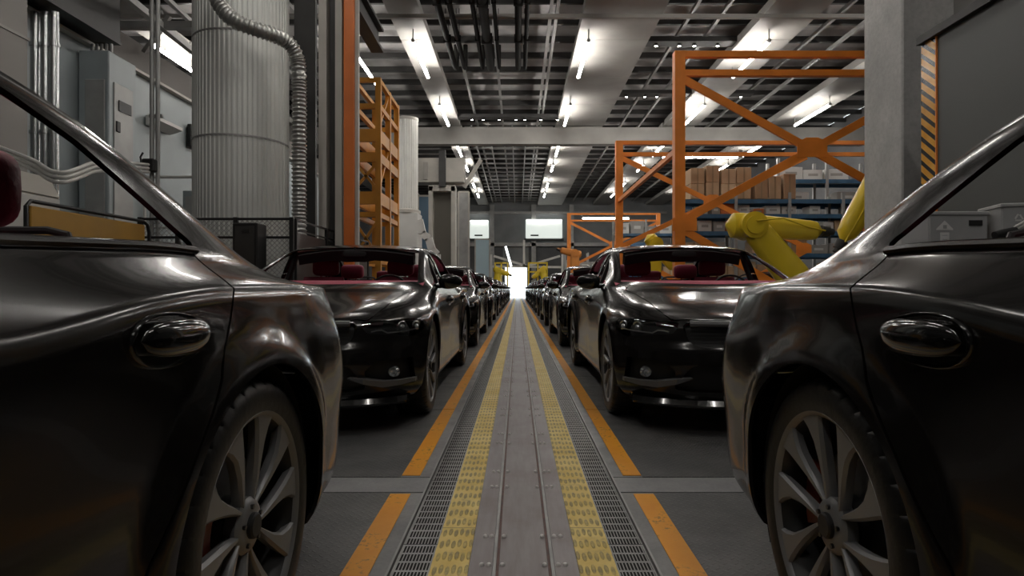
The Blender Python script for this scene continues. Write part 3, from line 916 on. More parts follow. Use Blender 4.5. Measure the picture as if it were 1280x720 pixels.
for s in (-1, 1):
    def X(a, c_): return (a, c_) if s > 0 else (-c_, -a)
    strip('floor', *X(.456, .605), -.001, concrete_floor, YK, 2.82, t=.01); strip('floor', *X(.456, .605), -.001, concrete_floor, 3.06, YF, t=.01)
    for a, c_ in ([(YK, 2.80)] + [(3.08 if k == 0 else JO[5 + k] + .008, JO[6 + k] - .008) for k in range(0, 31)]):
        pass
    ob = MB()
    segs = [(YK, 2.80), (3.08, JO[6] - .008)] + [(JO[k] + .008, JO[k + 1] - .008) for k in range(6, len(JO) - 1)]
    for a, c_ in segs:
        if c_ > YF: c_ = YF
        if a >= c_: continue
        x0, x1 = X(.51, .602); ob.box(((x0 + x1) / 2, (a + c_) / 2, .001), (x1 - x0, c_ - a, .003))
    tag(ob.build('floor_line', orange_tape), kind='structure')
    strip('floor_edging', *X(.448, .456), .001, rail_light, YK, YF)
    strip('floor_grate', *X(.315, .440), -.001, grate_m, YK, YF)
    strip('tactile_paving', *X(.186, .314), .002, tactile, YK, YF)
    strip('floor_plate', *X(.106, .185), 0, steel, YK, YF)
    strip('floor_rail', *X(.0935, .1045), .0012, rail_light, YK, YF)
    strip('floor_rail', *X(.0835, .0925), .0006, rail_rust, YK, YF)
b = MB(); b.box((0, 25, -.012), (.166, 74, .022)); struct('floor_plate', b, steel)
# bolts along the plates
bolt_m = mat('bolt_steel', (.75, .72, .70), rough=.55)
b = MB()
for k in range(60):
    for dy in (0, .24):
        y = 2.08 + .82 * (k - 3) + dy
        if y > 26: break
        for x in (-.072, .072, -.118, -.142, .118, .142): b.lathe([(.0088, -.001), (.0086, .003), (.0070, .006), (.004, .0078), (0, .0082)], 12, 'Z', (x, y, .001))
tag(b.build('floor_bolts', bolt_m, smooth=True), kind='structure')

# ------------------------------------------------------------------ shell of the hall
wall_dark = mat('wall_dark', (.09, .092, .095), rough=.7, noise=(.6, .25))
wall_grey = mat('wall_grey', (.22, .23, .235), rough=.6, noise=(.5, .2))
panel_light = mat('panel_light', (.30, .34, .35), rough=.42, noise=(.8, .12))
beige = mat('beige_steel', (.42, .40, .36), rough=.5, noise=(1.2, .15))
beige_d = mat('beige_shade_steel', (.30, .285, .26), rough=.55, noise=(1.2, .15))  # darker beige for base plates, seam band, braces and hatch
steel_grey = mat('steel_grey', (.33, .33, .32), rough=.45, metal=.3, noise=(2, .15))
steel_dark = mat('steel_dark', (.03, .029, .028), rough=.55, noise=(2, .3))
deck_m = mat('roof_deck', (.40, .39, .38), rough=.6, metal=.3, noise=(1, .3))
white_metal = mat('white_metal', (.62, .61, .58), rough=.35, noise=(1, .1))
soffit_m = mat('soffit_panel', (.30, .29, .27), rough=.62, metal=.0, noise=(.7, .18))
orange_p = mat('orange_steel', (.86, .26, .035), rough=.42, noise=(1.5, .18))
ochre_p = mat('ochre_steel', (.62, .27, .03), rough=.45, noise=(1.5, .18))
black_p = mat('black_steel', (.012, .012, .012), rough=.45)
tube_m = mat('tube_light', (1, 1, 1), emit=(1, .955, .90), estr=56)
led_m = mat('led_spot', (1, 1, 1), emit=(1, .96, .9), estr=45)

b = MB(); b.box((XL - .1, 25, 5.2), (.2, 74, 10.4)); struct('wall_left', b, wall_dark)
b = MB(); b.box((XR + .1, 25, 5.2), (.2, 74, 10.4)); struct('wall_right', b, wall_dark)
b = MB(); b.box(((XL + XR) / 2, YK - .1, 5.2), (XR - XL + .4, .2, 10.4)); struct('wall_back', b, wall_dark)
# far wall with the open gate
gx0, gx1, gz = -1.3, .92, 3.25
b = MB()
b.box(((XL + gx0) / 2, YF + .15, 5.2), (gx0 - XL, .3, 10.4)); b.box(((XR + gx1) / 2, YF + .15, 5.2), (XR - gx1, .3, 10.4)); b.box(((gx0 + gx1) / 2, YF + .15, (gz + 10.4) / 2), (gx1 - gx0, .3, 10.4 - gz))
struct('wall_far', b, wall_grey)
b = MB()
for x in (-6.5, -2.6, 1.6, 5.4): b.box((x, YF - .25, 4.7), (.45, .5, 9.4))
b.box((0, YF - .25, 5.4), (30, .5, .35)); b.box((0, YF - .2, 8.6), (30, .4, .25))
struct('trim_1', b, steel_grey)
b = MB(); dk = [(-14.5, -6.8), (-6.2, -2.85), (-2.35, -1.5), (1.1, 1.35), (1.85, 5.15), (5.65, 11.4), (11.6, 17.8)]
for x0, x1 in dk: b.box(((x0 + x1) / 2, YF - .06, 2.65), (x1 - x0, .10, 5.1))
struct('wall_far_cladding', b, mat('cladding_dark', (.085, .087, .092), rough=.6, noise=(1, .2)))
b = MB(); b.box((gx0 - .06, YF - .05, gz / 2), (.12, .2, gz)); b.box((gx1 + .06, YF - .05, gz / 2), (.12, .2, gz)); b.box(((gx0 + gx1) / 2, YF - .05, gz + .06), (gx1 - gx0 + .24, .2, .12)); struct('door_1', b, steel_dark)
# roof deck: trapezoid sheets
b = MB(); P = []; Fc = []
n = int((YF - YK) / .5)
for k in range(n + 1):
    y = YK + k * .5; zz = ZC + (.06 if k % 2 else 0)
    P += [(XL, y, zz), (XR, y, zz)]
for k in range(n): Fc.append((2 * k, 2 * k + 1, 2 * k + 3, 2 * k + 2))
b.add(P, Fc); b.box(((XL + XR) / 2, (YK + YF) / 2, ZC + .16), (XR - XL + .4, YF - YK + .4, .1)); struct('ceiling', b, deck_m)
# purlins across, rails along
b = MB(); y = YK + .7
while y < YF:
    b.box(((XL + XR) / 2, y, 10.22), (XR - XL, .12, .22)); y += 1.55
struct('ceiling_purlins', b, steel_dark)
b = MB()
for x in (-9.4, -7.2, -2.2, -.82, 1.05, 1.25, 5.6, 6.6, 10.4, 11.6, 15.2): b.box((x, 25, 9.86), (.10, 74, .12))
for x in (-.3, .45, -1.6, -2.5): b.box((x, 47, 9.62), (.07, 29, .10))
for k in range(18): b.box((-.5, 33.2 + 1.6 * k, 9.70), (4.8, .09, .08))
struct('ceiling_rails', b, steel_grey)
b = MB()
for y in (18.75, 8.5): b.box(((XL + XR) / 2, y, 9.28), (XR - XL, .12, .12))
for y in (32.0,):
    b.box(((XL + XR) / 2, y, 8.92), (XR - XL, .30, .85)); b.box(((XL + XR) / 2, y, 8.48), (XR - XL, .55, .06)); 
struct('ceiling_beam', b, soffit_m)
# long soffit ducts that carry the lamps
b = MB()
for x0, x1 in ((-4.0, -3.0), (2.0, 4.45), (7.6, 9.3), (12.9, 14.6), (-12.6, -11.6)):
    for ya, yb in ((YK, 31.8), (32.2, YF)):
        L = yb - ya; k = max(1, int(L / 3.4))
        for q in range(k): b.box(((x0 + x1) / 2, ya + L * (q + .5) / k, 9.56), (x1 - x0, L / k - .02, .28))
struct('ceiling_soffit', b, soffit_m)

# ------------------------------------------------------------------ tube lamps
def make_lamp(label, loc, L=3.3, rz=0, group=None):
    t = thing('ceiling_tube_lamp', label, 'lamp', loc, rz, group)
    m1 = MB(); m1.box((0, 0, .085), (.045, L + .1, .04), bev=.01)
    for y in (-L / 2 - .05, L / 2 + .05): m1.lathe([(0, -.07), (.055, -.07), (.06, 0), (.05, .08), (0, .08)], 12, 'Y', (0, y, .02)); m1.cyl((0, y, .02), (0, y, .40), .02, 6)
    m1.build('lamp_body', steel_grey, t, True)
    m2 = MB(); m2.cyl((0, -L / 2, 0), (0, L / 2, 0), .055, 14); m2.build('light_tube', tube_m, t, True)
    return t
rows = [(-3.44, 'above the left row of cars'), (2.30, 'just right of the track'), (8.2, 'above the cardboard boxes'), (13.7, 'on the far right')]
WORD = ['nearest', 'second', 'third', 'fourth', 'fifth', 'sixth', 'seventh', 'eighth']
lamp0 = lamp1 = None
YL = [21.7, 28.6, 35.6, 41.0, 47.8, 52.8]
for x, wh in rows:
    ys = [-6.3, .7, 7.7, 14.7] + YL if x in (-3.44, 2.30) else ([14.7] + YL)
    vis = 0
    for y in ys:
        if y < 20: lab = f'tube lamp {wh}, out of view, {WORD[ys.index(y)]} from the back wall'
        else:
            lab = f'lit white tube lamp {wh}, {WORD[vis]} of its line in view'; vis += 1
        if lamp0 is None: lamp0 = make_lamp(lab, (x, y, 9.02), group=f'tube lamps {wh}')
        elif y > 38:
            if lamp1 is None: lamp1 = make_lamp(lab, (x, y, 9.02), 2.1, group=f'tube lamps {wh}')
            else: dup(lamp1, (x, y, 9.02), lab, group=f'tube lamps {wh}')
        else: dup(lamp0, (x, y, 9.02), lab, group=f'tube lamps {wh}')
dup(lamp0, (-12.1, 21.9, 9.02), 'lit white tube lamp above the left side wall, beside the slim grey pipes')
dup(lamp0, (-11.2, 22.6, 9.02), 'second lit tube lamp above the left side wall, closer to the fluted silo')
dup(lamp0, (-5.6, 23.0, 9.02), 'lit white tube lamp just above the ochre scaffold tower')
dup(lamp0, W(875, 196, 27) , 'long white tube lamp lying crosswise between the orange posts', rz=PI / 2)
dup(lamp0, W(757, 273, 44), 'small crosswise tube lamp over the farthest orange frame', rz=PI / 2)
# led spots in rows on dark trunking
def led_row(y, z, pxs, where):
    tr = MB(); tr.box((W(sum(pxs) / len(pxs), 0, y).x, y, z + .14), ((max(pxs) - min(pxs)) * y / F + 1.4, .5, .16)); tag(tr.build('cable_trunking', steel_dark), f'dark flat trunking under the roof carrying small spots, {where}', 'trunking')
    for k, px in enumerate(pxs):
        global led0
        loc = (W(px, 0, y).x, y, z)
        lab = f'tiny round white spot lamp {where}, {"first second third fourth fifth sixth seventh".split()[k]} from the left'
        if led0 is None:
            led0 = thing('spot_lamp', lab, 'lamp', loc, 0, f'spot lamps {where}')
            q = MB(); q.lathe([(0, .07), (.06, .07), (.07, -.01), (.055, -.02)], 14); q.build('lamp_body', black_p, led0, True)
            q = MB(); q.lathe([(0, -.03), (.035, -.028), (.055, -.012)], 14); q.build('lamp_lens', led_m, led0, True)
        else: dup(led0, loc, lab, group=f'spot lamps {where}')
led0 = None
led_row(21.5, 9.48, [820, 849, 868, 897, 928, 951], 'above the orange frame top')
led_row(27.0, 9.42, [783, 806, 821, 867, 893, 926], 'above the right-hand lamps')
led_row(30.6, 9.40, [590, 604, 624, 645, 656, 676, 697], 'in front of the white cross beam')
# hanging pipes over the track
pipe_black = mat('pipe_black', (.012, .011, .010), rough=.85, spec=.2)
pk = ['with the widest gap to the next', 'second from the left', 'third from the left', 'thick middle one', 'beside the thick one', 'second from the right', 'rightmost of the bundle']
for k, (x, r) in enumerate(((-2.32, .10), (-1.98, .085), (-1.32, .07), (-1.02, .14), (-.70, .06), (0, .11), (.26, .07))):
    q = MB(); q.tube([(x, 6.0, 9.12), (x, 15, 9.12), (x, 22.6, 9.12), (x, 22.9, 9.2), (x, 23.0, 9.5), (x, 23.0, 10.1)], r, 12)
    for y in np.arange(7.0, 22.5, 2.6): q.bar((x - .05, y, 9.12), (x - .05, y, 10.1), .02, .02, (0, 1, 0)); q.bar((x + .05, y, 9.12), (x + .05, y, 10.1), .02, .02, (0, 1, 0)); q.box((x, y, 9.12), (r * 2.4, .06, r * 2.4))
    tag(q.build('ceiling_pipe', pipe_black, smooth=True), f'black pipe hung under the roof over the track, {pk[k]}', 'pipe', 'black pipes over the track')
# ================================================================== left side
# side wall with cornice
b = MB(); b.box((-9.15, 20.5, 3.0), (.3, 21, 6.0)); struct('wall_side', b, panel_light)
b = MB(); b.box((-9.05, 20.5, 6.03), (.4, 21, .06)); struct('trim_2', b, beige)
b = MB(); b.box((-9.6, 22.5, 6.55), (.5, 17, .9)); struct('wall_side_upper', b, mat('umber_band', (.13, .12, .11), rough=.7))
# dark box beam above the side wall
b = MB(); b.box((-8.85, 9.3, 6.75), (.9, 7.2, 1.2)); b.box((-8.5, 9.3, 6.12), (.25, 7.2, .10)); tag(b.build('overhead_girder', steel_dark), 'dark box girder overhead at the top left corner', 'girder')
# beige column at the very left
t = thing('steel_column', 'beige square column at the left picture edge', 'column', (-8.95, 10.4, 0))
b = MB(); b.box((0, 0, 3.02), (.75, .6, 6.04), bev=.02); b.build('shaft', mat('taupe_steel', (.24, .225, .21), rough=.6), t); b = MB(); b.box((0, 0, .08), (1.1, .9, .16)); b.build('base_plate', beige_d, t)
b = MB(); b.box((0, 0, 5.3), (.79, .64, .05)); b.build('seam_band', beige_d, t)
# three vertical pipes
q = ['leftmost of three, next to the beige column', 'middle of three beside the pale wall panel', 'rightmost of three, touching the pale wall panel']
for k, px in enumerate((44, 57, 68)):
    p = W(px, 0, 11.2); b = MB(); b.cyl((p.x, p.y, 0), (p.x, p.y, 6.0), .075, 20)
    for z in (.6, 2.2, 3.8, 5.4): b.lathe([(.075, -.03), (.095, -.03), (.095, .03), (.075, .03)], 20, 'Z', (p.x, p.y, z))
    tag(b.build('vertical_pipe', mat('pipe_steel%d' % k, (.5, .52, .52), rough=.25, metal=.9) if k == 0 else MATS['pipe_steel0'], smooth=True), f'shiny upright steel pipe, {q[k]}', 'pipe', 'upright steel pipes on the left wall')
# tall wall cabinet
t = thing('wall_cabinet', 'tall pale grey cabinet column standing against the left wall', 'cabinet', (-8.65, 12.9, 0))
b = MB(); b.box((0, 0, 2.9), (.62, .9, 5.8), bev=.02); b.build('body', panel_light, t)
b = MB(); b.box((.04, -.46, 2.7), (.40, .03, 5.0), bev=.01); dd = b.build('door', steel_grey, t); b = MB(); b.box((.16, -.50, 2.2), (.03, .04, .25), bev=.008); b.build('handle', black_p, dd)
b = MB(); b.box((.32, 0, 2.7), (.03, .62, 5.0), bev=.01); dd = b.build('door', steel_grey, t); b = MB(); b.box((.345, -.2, 4.3), (.03, .12, .22), bev=.008); b.build('switch_box', black_p, dd)
b = MB(); b.box((.345, .02, 4.75), (.02, .40, .22)); b.build('vent', black_p, dd)
b = MB()
for k in range(5): b.cyl((-.2 + .1 * k, -.2, 5.8), (-.2 + .1 * k, -.2, 6.02), .03, 10)
b.build('cable_gland', steel_grey, t, True)
# pair of slim pipes with a clamp box
t = thing('pipe_pair', 'pair of slim grey upright pipes with a dark clamp box', 'pipe', (W(190, 0, 9.4).x, 9.4, 0))
for dx in (0, .09): b = MB(); b.cyl((dx, 0, 0), (dx, 0, 9.2), .032, 12); b.build('pipe', steel_grey, t, True)
b = MB()
for z in (.5, 2.0, 3.6, 5.2, 6.8): b.box((.045, .03, z), (.2, .05, .05))
b.build('bracket', steel_grey, t)
b = MB(); b.box((.0, -.06, 2.82), (.20, .12, .20), bev=.02); b.tube([(-.12, -.06, 2.82), (-.14, -.06, 2.95), (-.10, -.06, 3.02)], .015, 8); b.build('clamp_box', black_p, t)
# white cable bundle from the left column to the clamp box
for k, dz in enumerate((0, -.055, -.11)):
    b = MB(); pts = [W(-20, 176, 7.6), W(15, 190, 7.4), W(45, 201 , 7.2), W(62, 214, 7.0), W(80, 217, 7.0), W(100, 210, 7.2), W(118, 202, 7.6), W(150, 203, 8.4), W(186, 206, 9.3)]
    pts = [p + Vector((0, 0, dz)) for p in pts]; P2 = []
    for i in range(len(pts) - 1):
        for j in range(4): P2.append(pts[i].lerp(pts[i + 1], j / 4))
    P2.append(pts[-1]); 
    for _ in range(3): P2 = [P2[0]] + [(P2[i - 1] + P2[i] * 2 + P2[i + 1]) / 4 for i in range(1, len(P2) - 1)] + [P2[-1]]
    b.tube(P2, .024, 10); tag(b.build('white_hose', white_metal, smooth=True), f'white hose sagging above the ochre barrier, {["top", "middle", "bottom"][k]} one of three', 'hose', 'white hoses strung over the barrier')
# machine cabinet
t = thing('machine_cabinet', 'light grey machine cabinet left of the ochre barrier', 'cabinet', (-6.42, 7.4, 0))
b = MB(); b.box((0, 0, 1.05), (1.1, .9, 2.1), bev=.03); b.build('body', white_metal, t)
b = MB(); b.prism([(-.55, 2.1), (.55, 2.1), (.42, 2.36), (-.55, 2.36)], -.42, .42, 'Y'); b.build('sloping_top', beige, t)
b = MB(); b.box((.1, -.46, 1.0), (.7, .02, 1.7), bev=.005); dd = b.build('door', beige, t); b = MB(); b.cyl((.36, -.48, 1.5), (.36, -.50, 1.5), .025, 12); b.build('knob', black_p, dd, True)
# ochre barrier with black rail
ochre_panel = mat('ochre_panel', (.33, .17, .015), rough=.5, noise=(2, .15))
t = thing('safety_barrier', 'ochre yellow panel barrier with a rounded black tube frame', 'barrier', (-5.12, 6.35, 0))
b = MB(); b.tube([(0, 0, 0), (0, 0, 1.80), (0, .06, 1.86), (0, 1.98, 1.86), (0, 2.08, 1.82), (0, 2.12, 1.72), (0, 2.12, 0)], .022, 10); b.build('frame', black_p, t, True)
b = MB(); b.box((0, 1.02, 1.0), (.035, 1.96, 1.62), bev=.01); b.build('panel', ochre_panel, t)
b = MB()

# mesh fence with black frames
def mesh_panel(parent, a, c_, z0, z1, step=.075):
    a, c_ = Vector(a), Vector(c_); L = (c_ - a).length; d = (c_ - a) / L; b = MB(); H = z1 - z0; r = .0035
    k = -int(H / step) - 1
    while k * step < L:
        for sg in (1, -1):
            x0 = k * step; # diagonal line x = x0 + (z-z0) or mirrored
            s0, s1 = (x0, x0 + H)
            lo, hi = max(0, s0), min(L, s1)
            if hi - lo > .01:
                zz0, zz1 = z0 + (lo - s0), z0 + (hi - s0)
                if sg < 0: zz0, zz1 = z1 - (lo - s0), z1 - (hi - s0)
                p, q = a + d * lo, a + d * hi; b.bar((p.x, p.y, zz0), (q.x, q.y, zz1), r * 2, r * 2)
        k += 1
    return b.build('wire_mesh', steel_grey, parent)
def fence(name, label, pts, z0, z1, midrail=None):
    t = thing(name, label, 'fence', (0, 0, 0))
    for i in range(len(pts) - 1):
        a, c_ = Vector((*pts[i], 0)), Vector((*pts[i + 1], 0))
        b = MB()
        for z in [z0, z1] + ([midrail] if midrail else []): b.bar(a + Vector((0, 0, z)), c_ + Vector((0, 0, z)), .035, .035)
        b.build('rail', black_p, t); mesh_panel(t, a, c_, z0, z1)
    for i, p in enumerate(pts): b = MB(); b.box((p[0], p[1], z1 / 2 + .01), (.06, .06, z1 + .03)); b.build('post', black_p, t)
    return t
fence('mesh_fence', 'black framed wire mesh fence across the foot of the fluted silo', [(-5.75, 9.3), (-5.18, 9.3), (-4.3, 9.3), (-3.45, 9.3)], .15, 2.0, 1.72)
# black tinted fence running away beside the left row
t = thing('screen_fence', 'dark screen fence with thin rails running away behind the left row of cars', 'fence', (0, 0, 0))
tint = mat('dark_screen', (.030, .030, .031), rough=.3)
for k in range(3):
    y0 = 9.35 + k * 1.5; b = MB(); b.box((-3.42, y0 + .74, .95), (.02, 1.40, 1.7)); b.build('screen', tint, t)
    b = MB(); b.bar((-3.42, y0, 2.0), (-3.42, y0 + 1.5, 2.0), .03, .03); b.build('rail', black_p, t); b = MB(); b.bar((-3.42, y0, 1.84), (-3.42, y0 + 1.5, 1.84), .02, .02); b.build('rail', black_p, t)
for k in range(4): b = MB(); b.box((-3.42, 9.38 + k * 1.5, 1.0), (.05, .05, 2.0)); b.build('post', black_p, t)
# black control box at the mesh fence
t = thing('control_box', 'tall black control box standing before the wire mesh fence', 'box', (-3.98, 9.05, 0))
b = MB(); b.box((0, 0, .95), (.36, .34, 1.9), bev=.015); b.build('housing', black_p, t)
b = MB(); b.box((0, -.175, 1.45), (.28, .01, .8), bev=.004); b.build('front_panel', steel_dark, t)
b = MB(); b.box((.02, -.185, 1.78), (.12, .01, .05)); b.build('display', tint, t)
# fluted silo
flute = mat('silo_metal', (.66, .67, .64), rough=.45, metal=.2, noise=(.6, .12))
t = thing('silo', 'tall fluted pale grey metal silo column on the left', 'silo', (-4.93, 10.9, 0))
def fluted(r, z0, z1, nf, dep=.022):
    b = MB(); P = []; Fc = []; n = nf * 6
    for z in (z0, z1):
        for k in range(n):
            a = 2 * PI * k / n; ph = (k % 6); rr = r - (dep if ph in (2, 3, 4) else 0)
            P.append((rr * math.cos(a), rr * math.sin(a), z))
    for k in range(n): Fc.append((k, (k + 1) % n, n + (k + 1) % n, n + k))
    b.add(P, Fc); return b
z = 0
for k, z1 in enumerate((3.5, 5.25, 6.9, 9.3)):
    fluted(.79, z, z1 - .01, 62, .012).build('shell_section', flute, t); z = z1
for z in (3.5, 5.25, 6.9): b = MB(); b.lathe([(.78, -.015), (.795, -.013), (.795, .013), (.78, .015)], 64, 'Z', (0, 0, z)); b.build('seam_ring', steel_grey, t, True)
b = MB(); b.lathe([(.78, 0), (.95, 0), (.95, .12), (.78, .14)], 48); b.build('foot_ring', steel_grey, t, True)
# ribbed hose round the silo
hose_m = mat('hose_metal', (.42, .42, .40), rough=.3, metal=.6)
ctl = [W(262, -40, 9.7), W(268, -14, 9.65), W(276, 8, 9.6), (W(292, 25, 9.6)), W(318, 36, 9.7), W(342, 44, 9.9), W(361, 54, 10.1), W(371, 72, 10.2), W(374, 100, 10.2), W(374, 180, 10.2), W(374, 278, 10.2), W(374, 340, 10.2), W(374, 420, 10.2)]
P2 = []
for i in range(len(ctl) - 1):
    p0, p1, p2, p3 = ctl[max(i - 1, 0)], ctl[i], ctl[i + 1], ctl[min(i + 2, len(ctl) - 1)]
    n = max(4, int((p2 - p1).length / .022))
    for j in range(n):
        u = j / n; P2.append(.5 * ((2 * p1) + (p2 - p0) * u + (2 * p0 - 5 * p1 + 4 * p2 - p3) * u * u + (3 * p1 - p0 - 3 * p2 + p3) * u**3))
b = MB(); b.tube(P2, .12, 14, rfun=lambda i: .128 if i % 3 == 0 else .105); tag(b.build('ribbed_hose', hose_m, smooth=True, angle=80), 'ribbed metal hose looping round the fluted silo and dropping beside it', 'hose')
# H column with orange post
t = thing('steel_column', 'beige H-section column next to the tall orange post', 'column', (-3.40, 11.3, 0))
b = MB(); b.box((-.16, 0, 4.6), (.14, .40, 9.2)); b.build('flange', beige, t); b = MB(); b.box((.13, 0, 4.6), (.12, .40, 9.2)); b.build('flange', beige, t)
b = MB(); b.box((-.015, .05, 4.6), (.17, .05, 9.2)); b.build('web', steel_dark, t)
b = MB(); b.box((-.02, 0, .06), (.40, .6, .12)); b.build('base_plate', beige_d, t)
t = thing('orange_post', 'tall orange steel post fixed to the beige column on the left', 'post', (-3.08, 11.2, 0))
b = MB(); b.box((0, 0, 4.6), (.19, .22, 9.2), bev=.01); b.build('shaft', mat('orange_red_steel', (.62, .16, .03), rough=.45, noise=(1.5, .15)), t)
b = MB(); b.box((.125, 0, 4.6), (.06, .10, 9.2)); b.build('perforated_edge', beige, t)
b = MB(); b.box((-.62, .25, 4.6), (.40, .1, 9.2)); o = b.build('dark_panel', steel_dark); o.location = (-3.40, 11.3, 0); tag(o, 'dark narrow wall panel between the silo hose and beige column', 'panel')
# bracket girder going into the depth
t = thing('girder', 'dark grey longitudinal girder above the tall orange post', 'girder', (0, 0, 0))
b = MB(); b.box((-3.45, 13.4, 6.75), (.30, 3.2, .06)); b.box((-3.45, 13.4, 7.0), (.05, 3.2, .5)); b.box((-3.45, 13.4, 7.26), (.30, 3.2, .06)); b.build('beam', steel_dark, t)
b = MB(); b.bar((-3.2, 11.6, 7.6), (-2.6, 15, 9.1), .12, .12); b.bar((-3.0, 11.6, 7.2), (-2.75, 15, 9.1), .06, .06); b.build('brace', beige_d, t)
# ochre scaffold tower
t = thing('scaffold_tower', 'ochre steel scaffold tower behind the tall orange post', 'scaffold', (-3.66, 15.8, 0))
for x in (-.30, .30):
    for y in (-1.1, 0, 1.1):
        if x < 0 and y == 0: continue
        b = MB(); b.box((x, y, 3.0), (.13, .13, 6.0)); b.build('post', ochre_p, t)
for z, h in ((5.95, .10), (5.32, .12), (4.62, .30), (4.10, .22), (3.12, .30), (2.72, .12), (1.6, .12), (.5, .12)):
    b = MB()
    for y in (-1.1, 1.1): b.box((0, y - .0, z), (.60, .10, h))
    for x in (-.30, .30): b.box((x, 0, z), (.10, 2.2, h))
    b.build('crossbar', ochre_p, t)
for (z0, z1) in ((3.3, 4.0), (1.7, 2.6)):
    for sg in (-1, 1): b = MB(); b.bar((-.3, -1.1, z0 if sg > 0 else z1), (.3, -1.1, z1 if sg > 0 else z0), .05, .06); b.build('diagonal_brace', ochre_p, t)
for (z0, z1) in ((3.3, 4.5), (4.8, 5.9)): b = MB(); b.bar((.3, -1.1, z0), (.3, 0, z1), .05, .06); b.build('diagonal_brace', ochre_p, t)
# shelves with boxes glimpsed through the tower
# white fluted column
t = thing('round_column', 'white fluted round column right of the ochre scaffold tower', 'column', (-5.0, 27.5, 0))
fluted(.50, 4.4, 8.5, 28, .015).build('shaft', white_metal, t)
b = MB(); b.lathe([(.50, 8.45), (.52, 8.5), (.52, 8.58), (.1, 8.6)], 40); b.lathe([(.50, 4.5), (.62, 4.44), (.62, 4.30), (.5, 4.25)], 40); b.build('collar', beige, t, True)
b = MB(); b.box((.05, 0, 2.15), (1.1, 1.1, 4.3), bev=.03); b.build('pedestal', white_metal, t)
# gantry
t = thing('gantry', 'beige box gantry with a recessed leg beyond the white round column', 'gantry', (0, 0, 0))
b = MB(); b.box((-4.3, 33, 7.25), (2.9, 1.0, 1.3), bev=.03); b.build('box_beam', beige, t)
b = MB(); b.box((-4.0, 32.4, 7.3), (.35, .2, 1.9)); b.build('strap', steel_dark, t)
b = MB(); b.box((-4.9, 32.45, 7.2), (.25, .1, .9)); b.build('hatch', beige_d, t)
b = MB()
b.box((-4.65, 33, 3.2), (.22, .9, 6.4)); b.box((-3.45, 33, 3.2), (.22, .9, 6.4)); b.box((-4.05, 33, 6.3), (1.4, .9, .3)); b.build('leg', beige, t)
b = MB(); b.box((-4.05, 33.2, 3.1), (1.0, .1, 6.1)); b.build('leg_panel', mat('dull_olive_panel', (.14, .13, .11), rough=.7), t)
b = MB(); b.bar((-2.9, 33, 6.4), (-2.0, 33, 7.9), .2, .16, (0, 1, 0)); b.bar((-3.4, 33, 6.55), (-2.9, 33, 6.55), .2, .16); b.build('brace', beige, t)
# white zigzag duct
t = thing('conveyor_duct', 'white angled duct stepping down beside the white column base', 'duct', (0, 0, 0))
b = MB()
pts = [W(524, 275, 25), W(528, 292, 25), W(536, 298, 25), W(540, 312, 25), W(546, 318, 25), W(546, 420, 25)]
for a, c_ in zip(pts[:-1], pts[1:]): b.bar(a, c_, .30, .26, (0, 1, 0))
b.build('duct', white_metal, t)
# far left equipment bay: panels on posts
for k, (px0, px1, py0, D, m, lab) in enumerate(((573, 586, 240, 38, steel_grey, 'grey sheet screen just right of the beige gantry leg'), (594, 612, 299, 48, mat('pale_blue_panel', (.45, .60, .66), rough=.3), 'pale blue tall sheet screen left of the bright gate'), (523, 541, 245, 36, mat('blue_shelf', (.12, .20, .28), rough=.5), 'blue grey shelf unit behind the white round column'))):
    a, c_ = W(px0, py0, D), W(px1, py0, D); t = thing('sheet_screen', lab, 'screen', ((a.x + c_.x) / 2, D, 0)); w = c_.x - a.x
    b = MB(); b.box((0, 0, a.z / 2 + .05), (w, .08, a.z - .1)); b.build('sheet', m, t)
    b = MB()
    for x in (-w / 2, w / 2): b.box((x, 0, a.z / 2), (.10, .14, a.z))
    b.box((0, 0, a.z), (w, .14, .10)); b.build('frame', beige, t)
# white units on the far wall, glow added so they look lit
unit_glow_m = mat('lit_window', (.8, .8, .78), rough=.3, emit=(.90, 1, .93), estr=.62)
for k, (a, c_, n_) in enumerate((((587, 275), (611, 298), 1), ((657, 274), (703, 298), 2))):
    p, q = W(*a, YF - .6), W(*c_, YF - .6); b = MB(); b.box(((p.x + q.x) / 2, YF - .5, (p.z + q.z) / 2), (q.x - p.x, .2, p.z - q.z), bev=.08); struct(f'window_{n_}', b, unit_glow_m)
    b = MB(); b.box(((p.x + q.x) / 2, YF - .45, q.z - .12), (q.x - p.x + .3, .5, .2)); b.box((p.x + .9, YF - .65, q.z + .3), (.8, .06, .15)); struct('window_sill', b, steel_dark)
    b = MB(); b.box(((p.x + q.x) / 2, YF - .72, p.z - .12), (q.x - p.x - .2, .12, .14)); struct('window_light', b, mat('window_tube', (1, 1, 1), emit=(1, 1, .95), estr=5) if 'window_tube' not in MATS else MATS['window_tube'])  # added glowing strip standing in for the bright upper edge of each unit
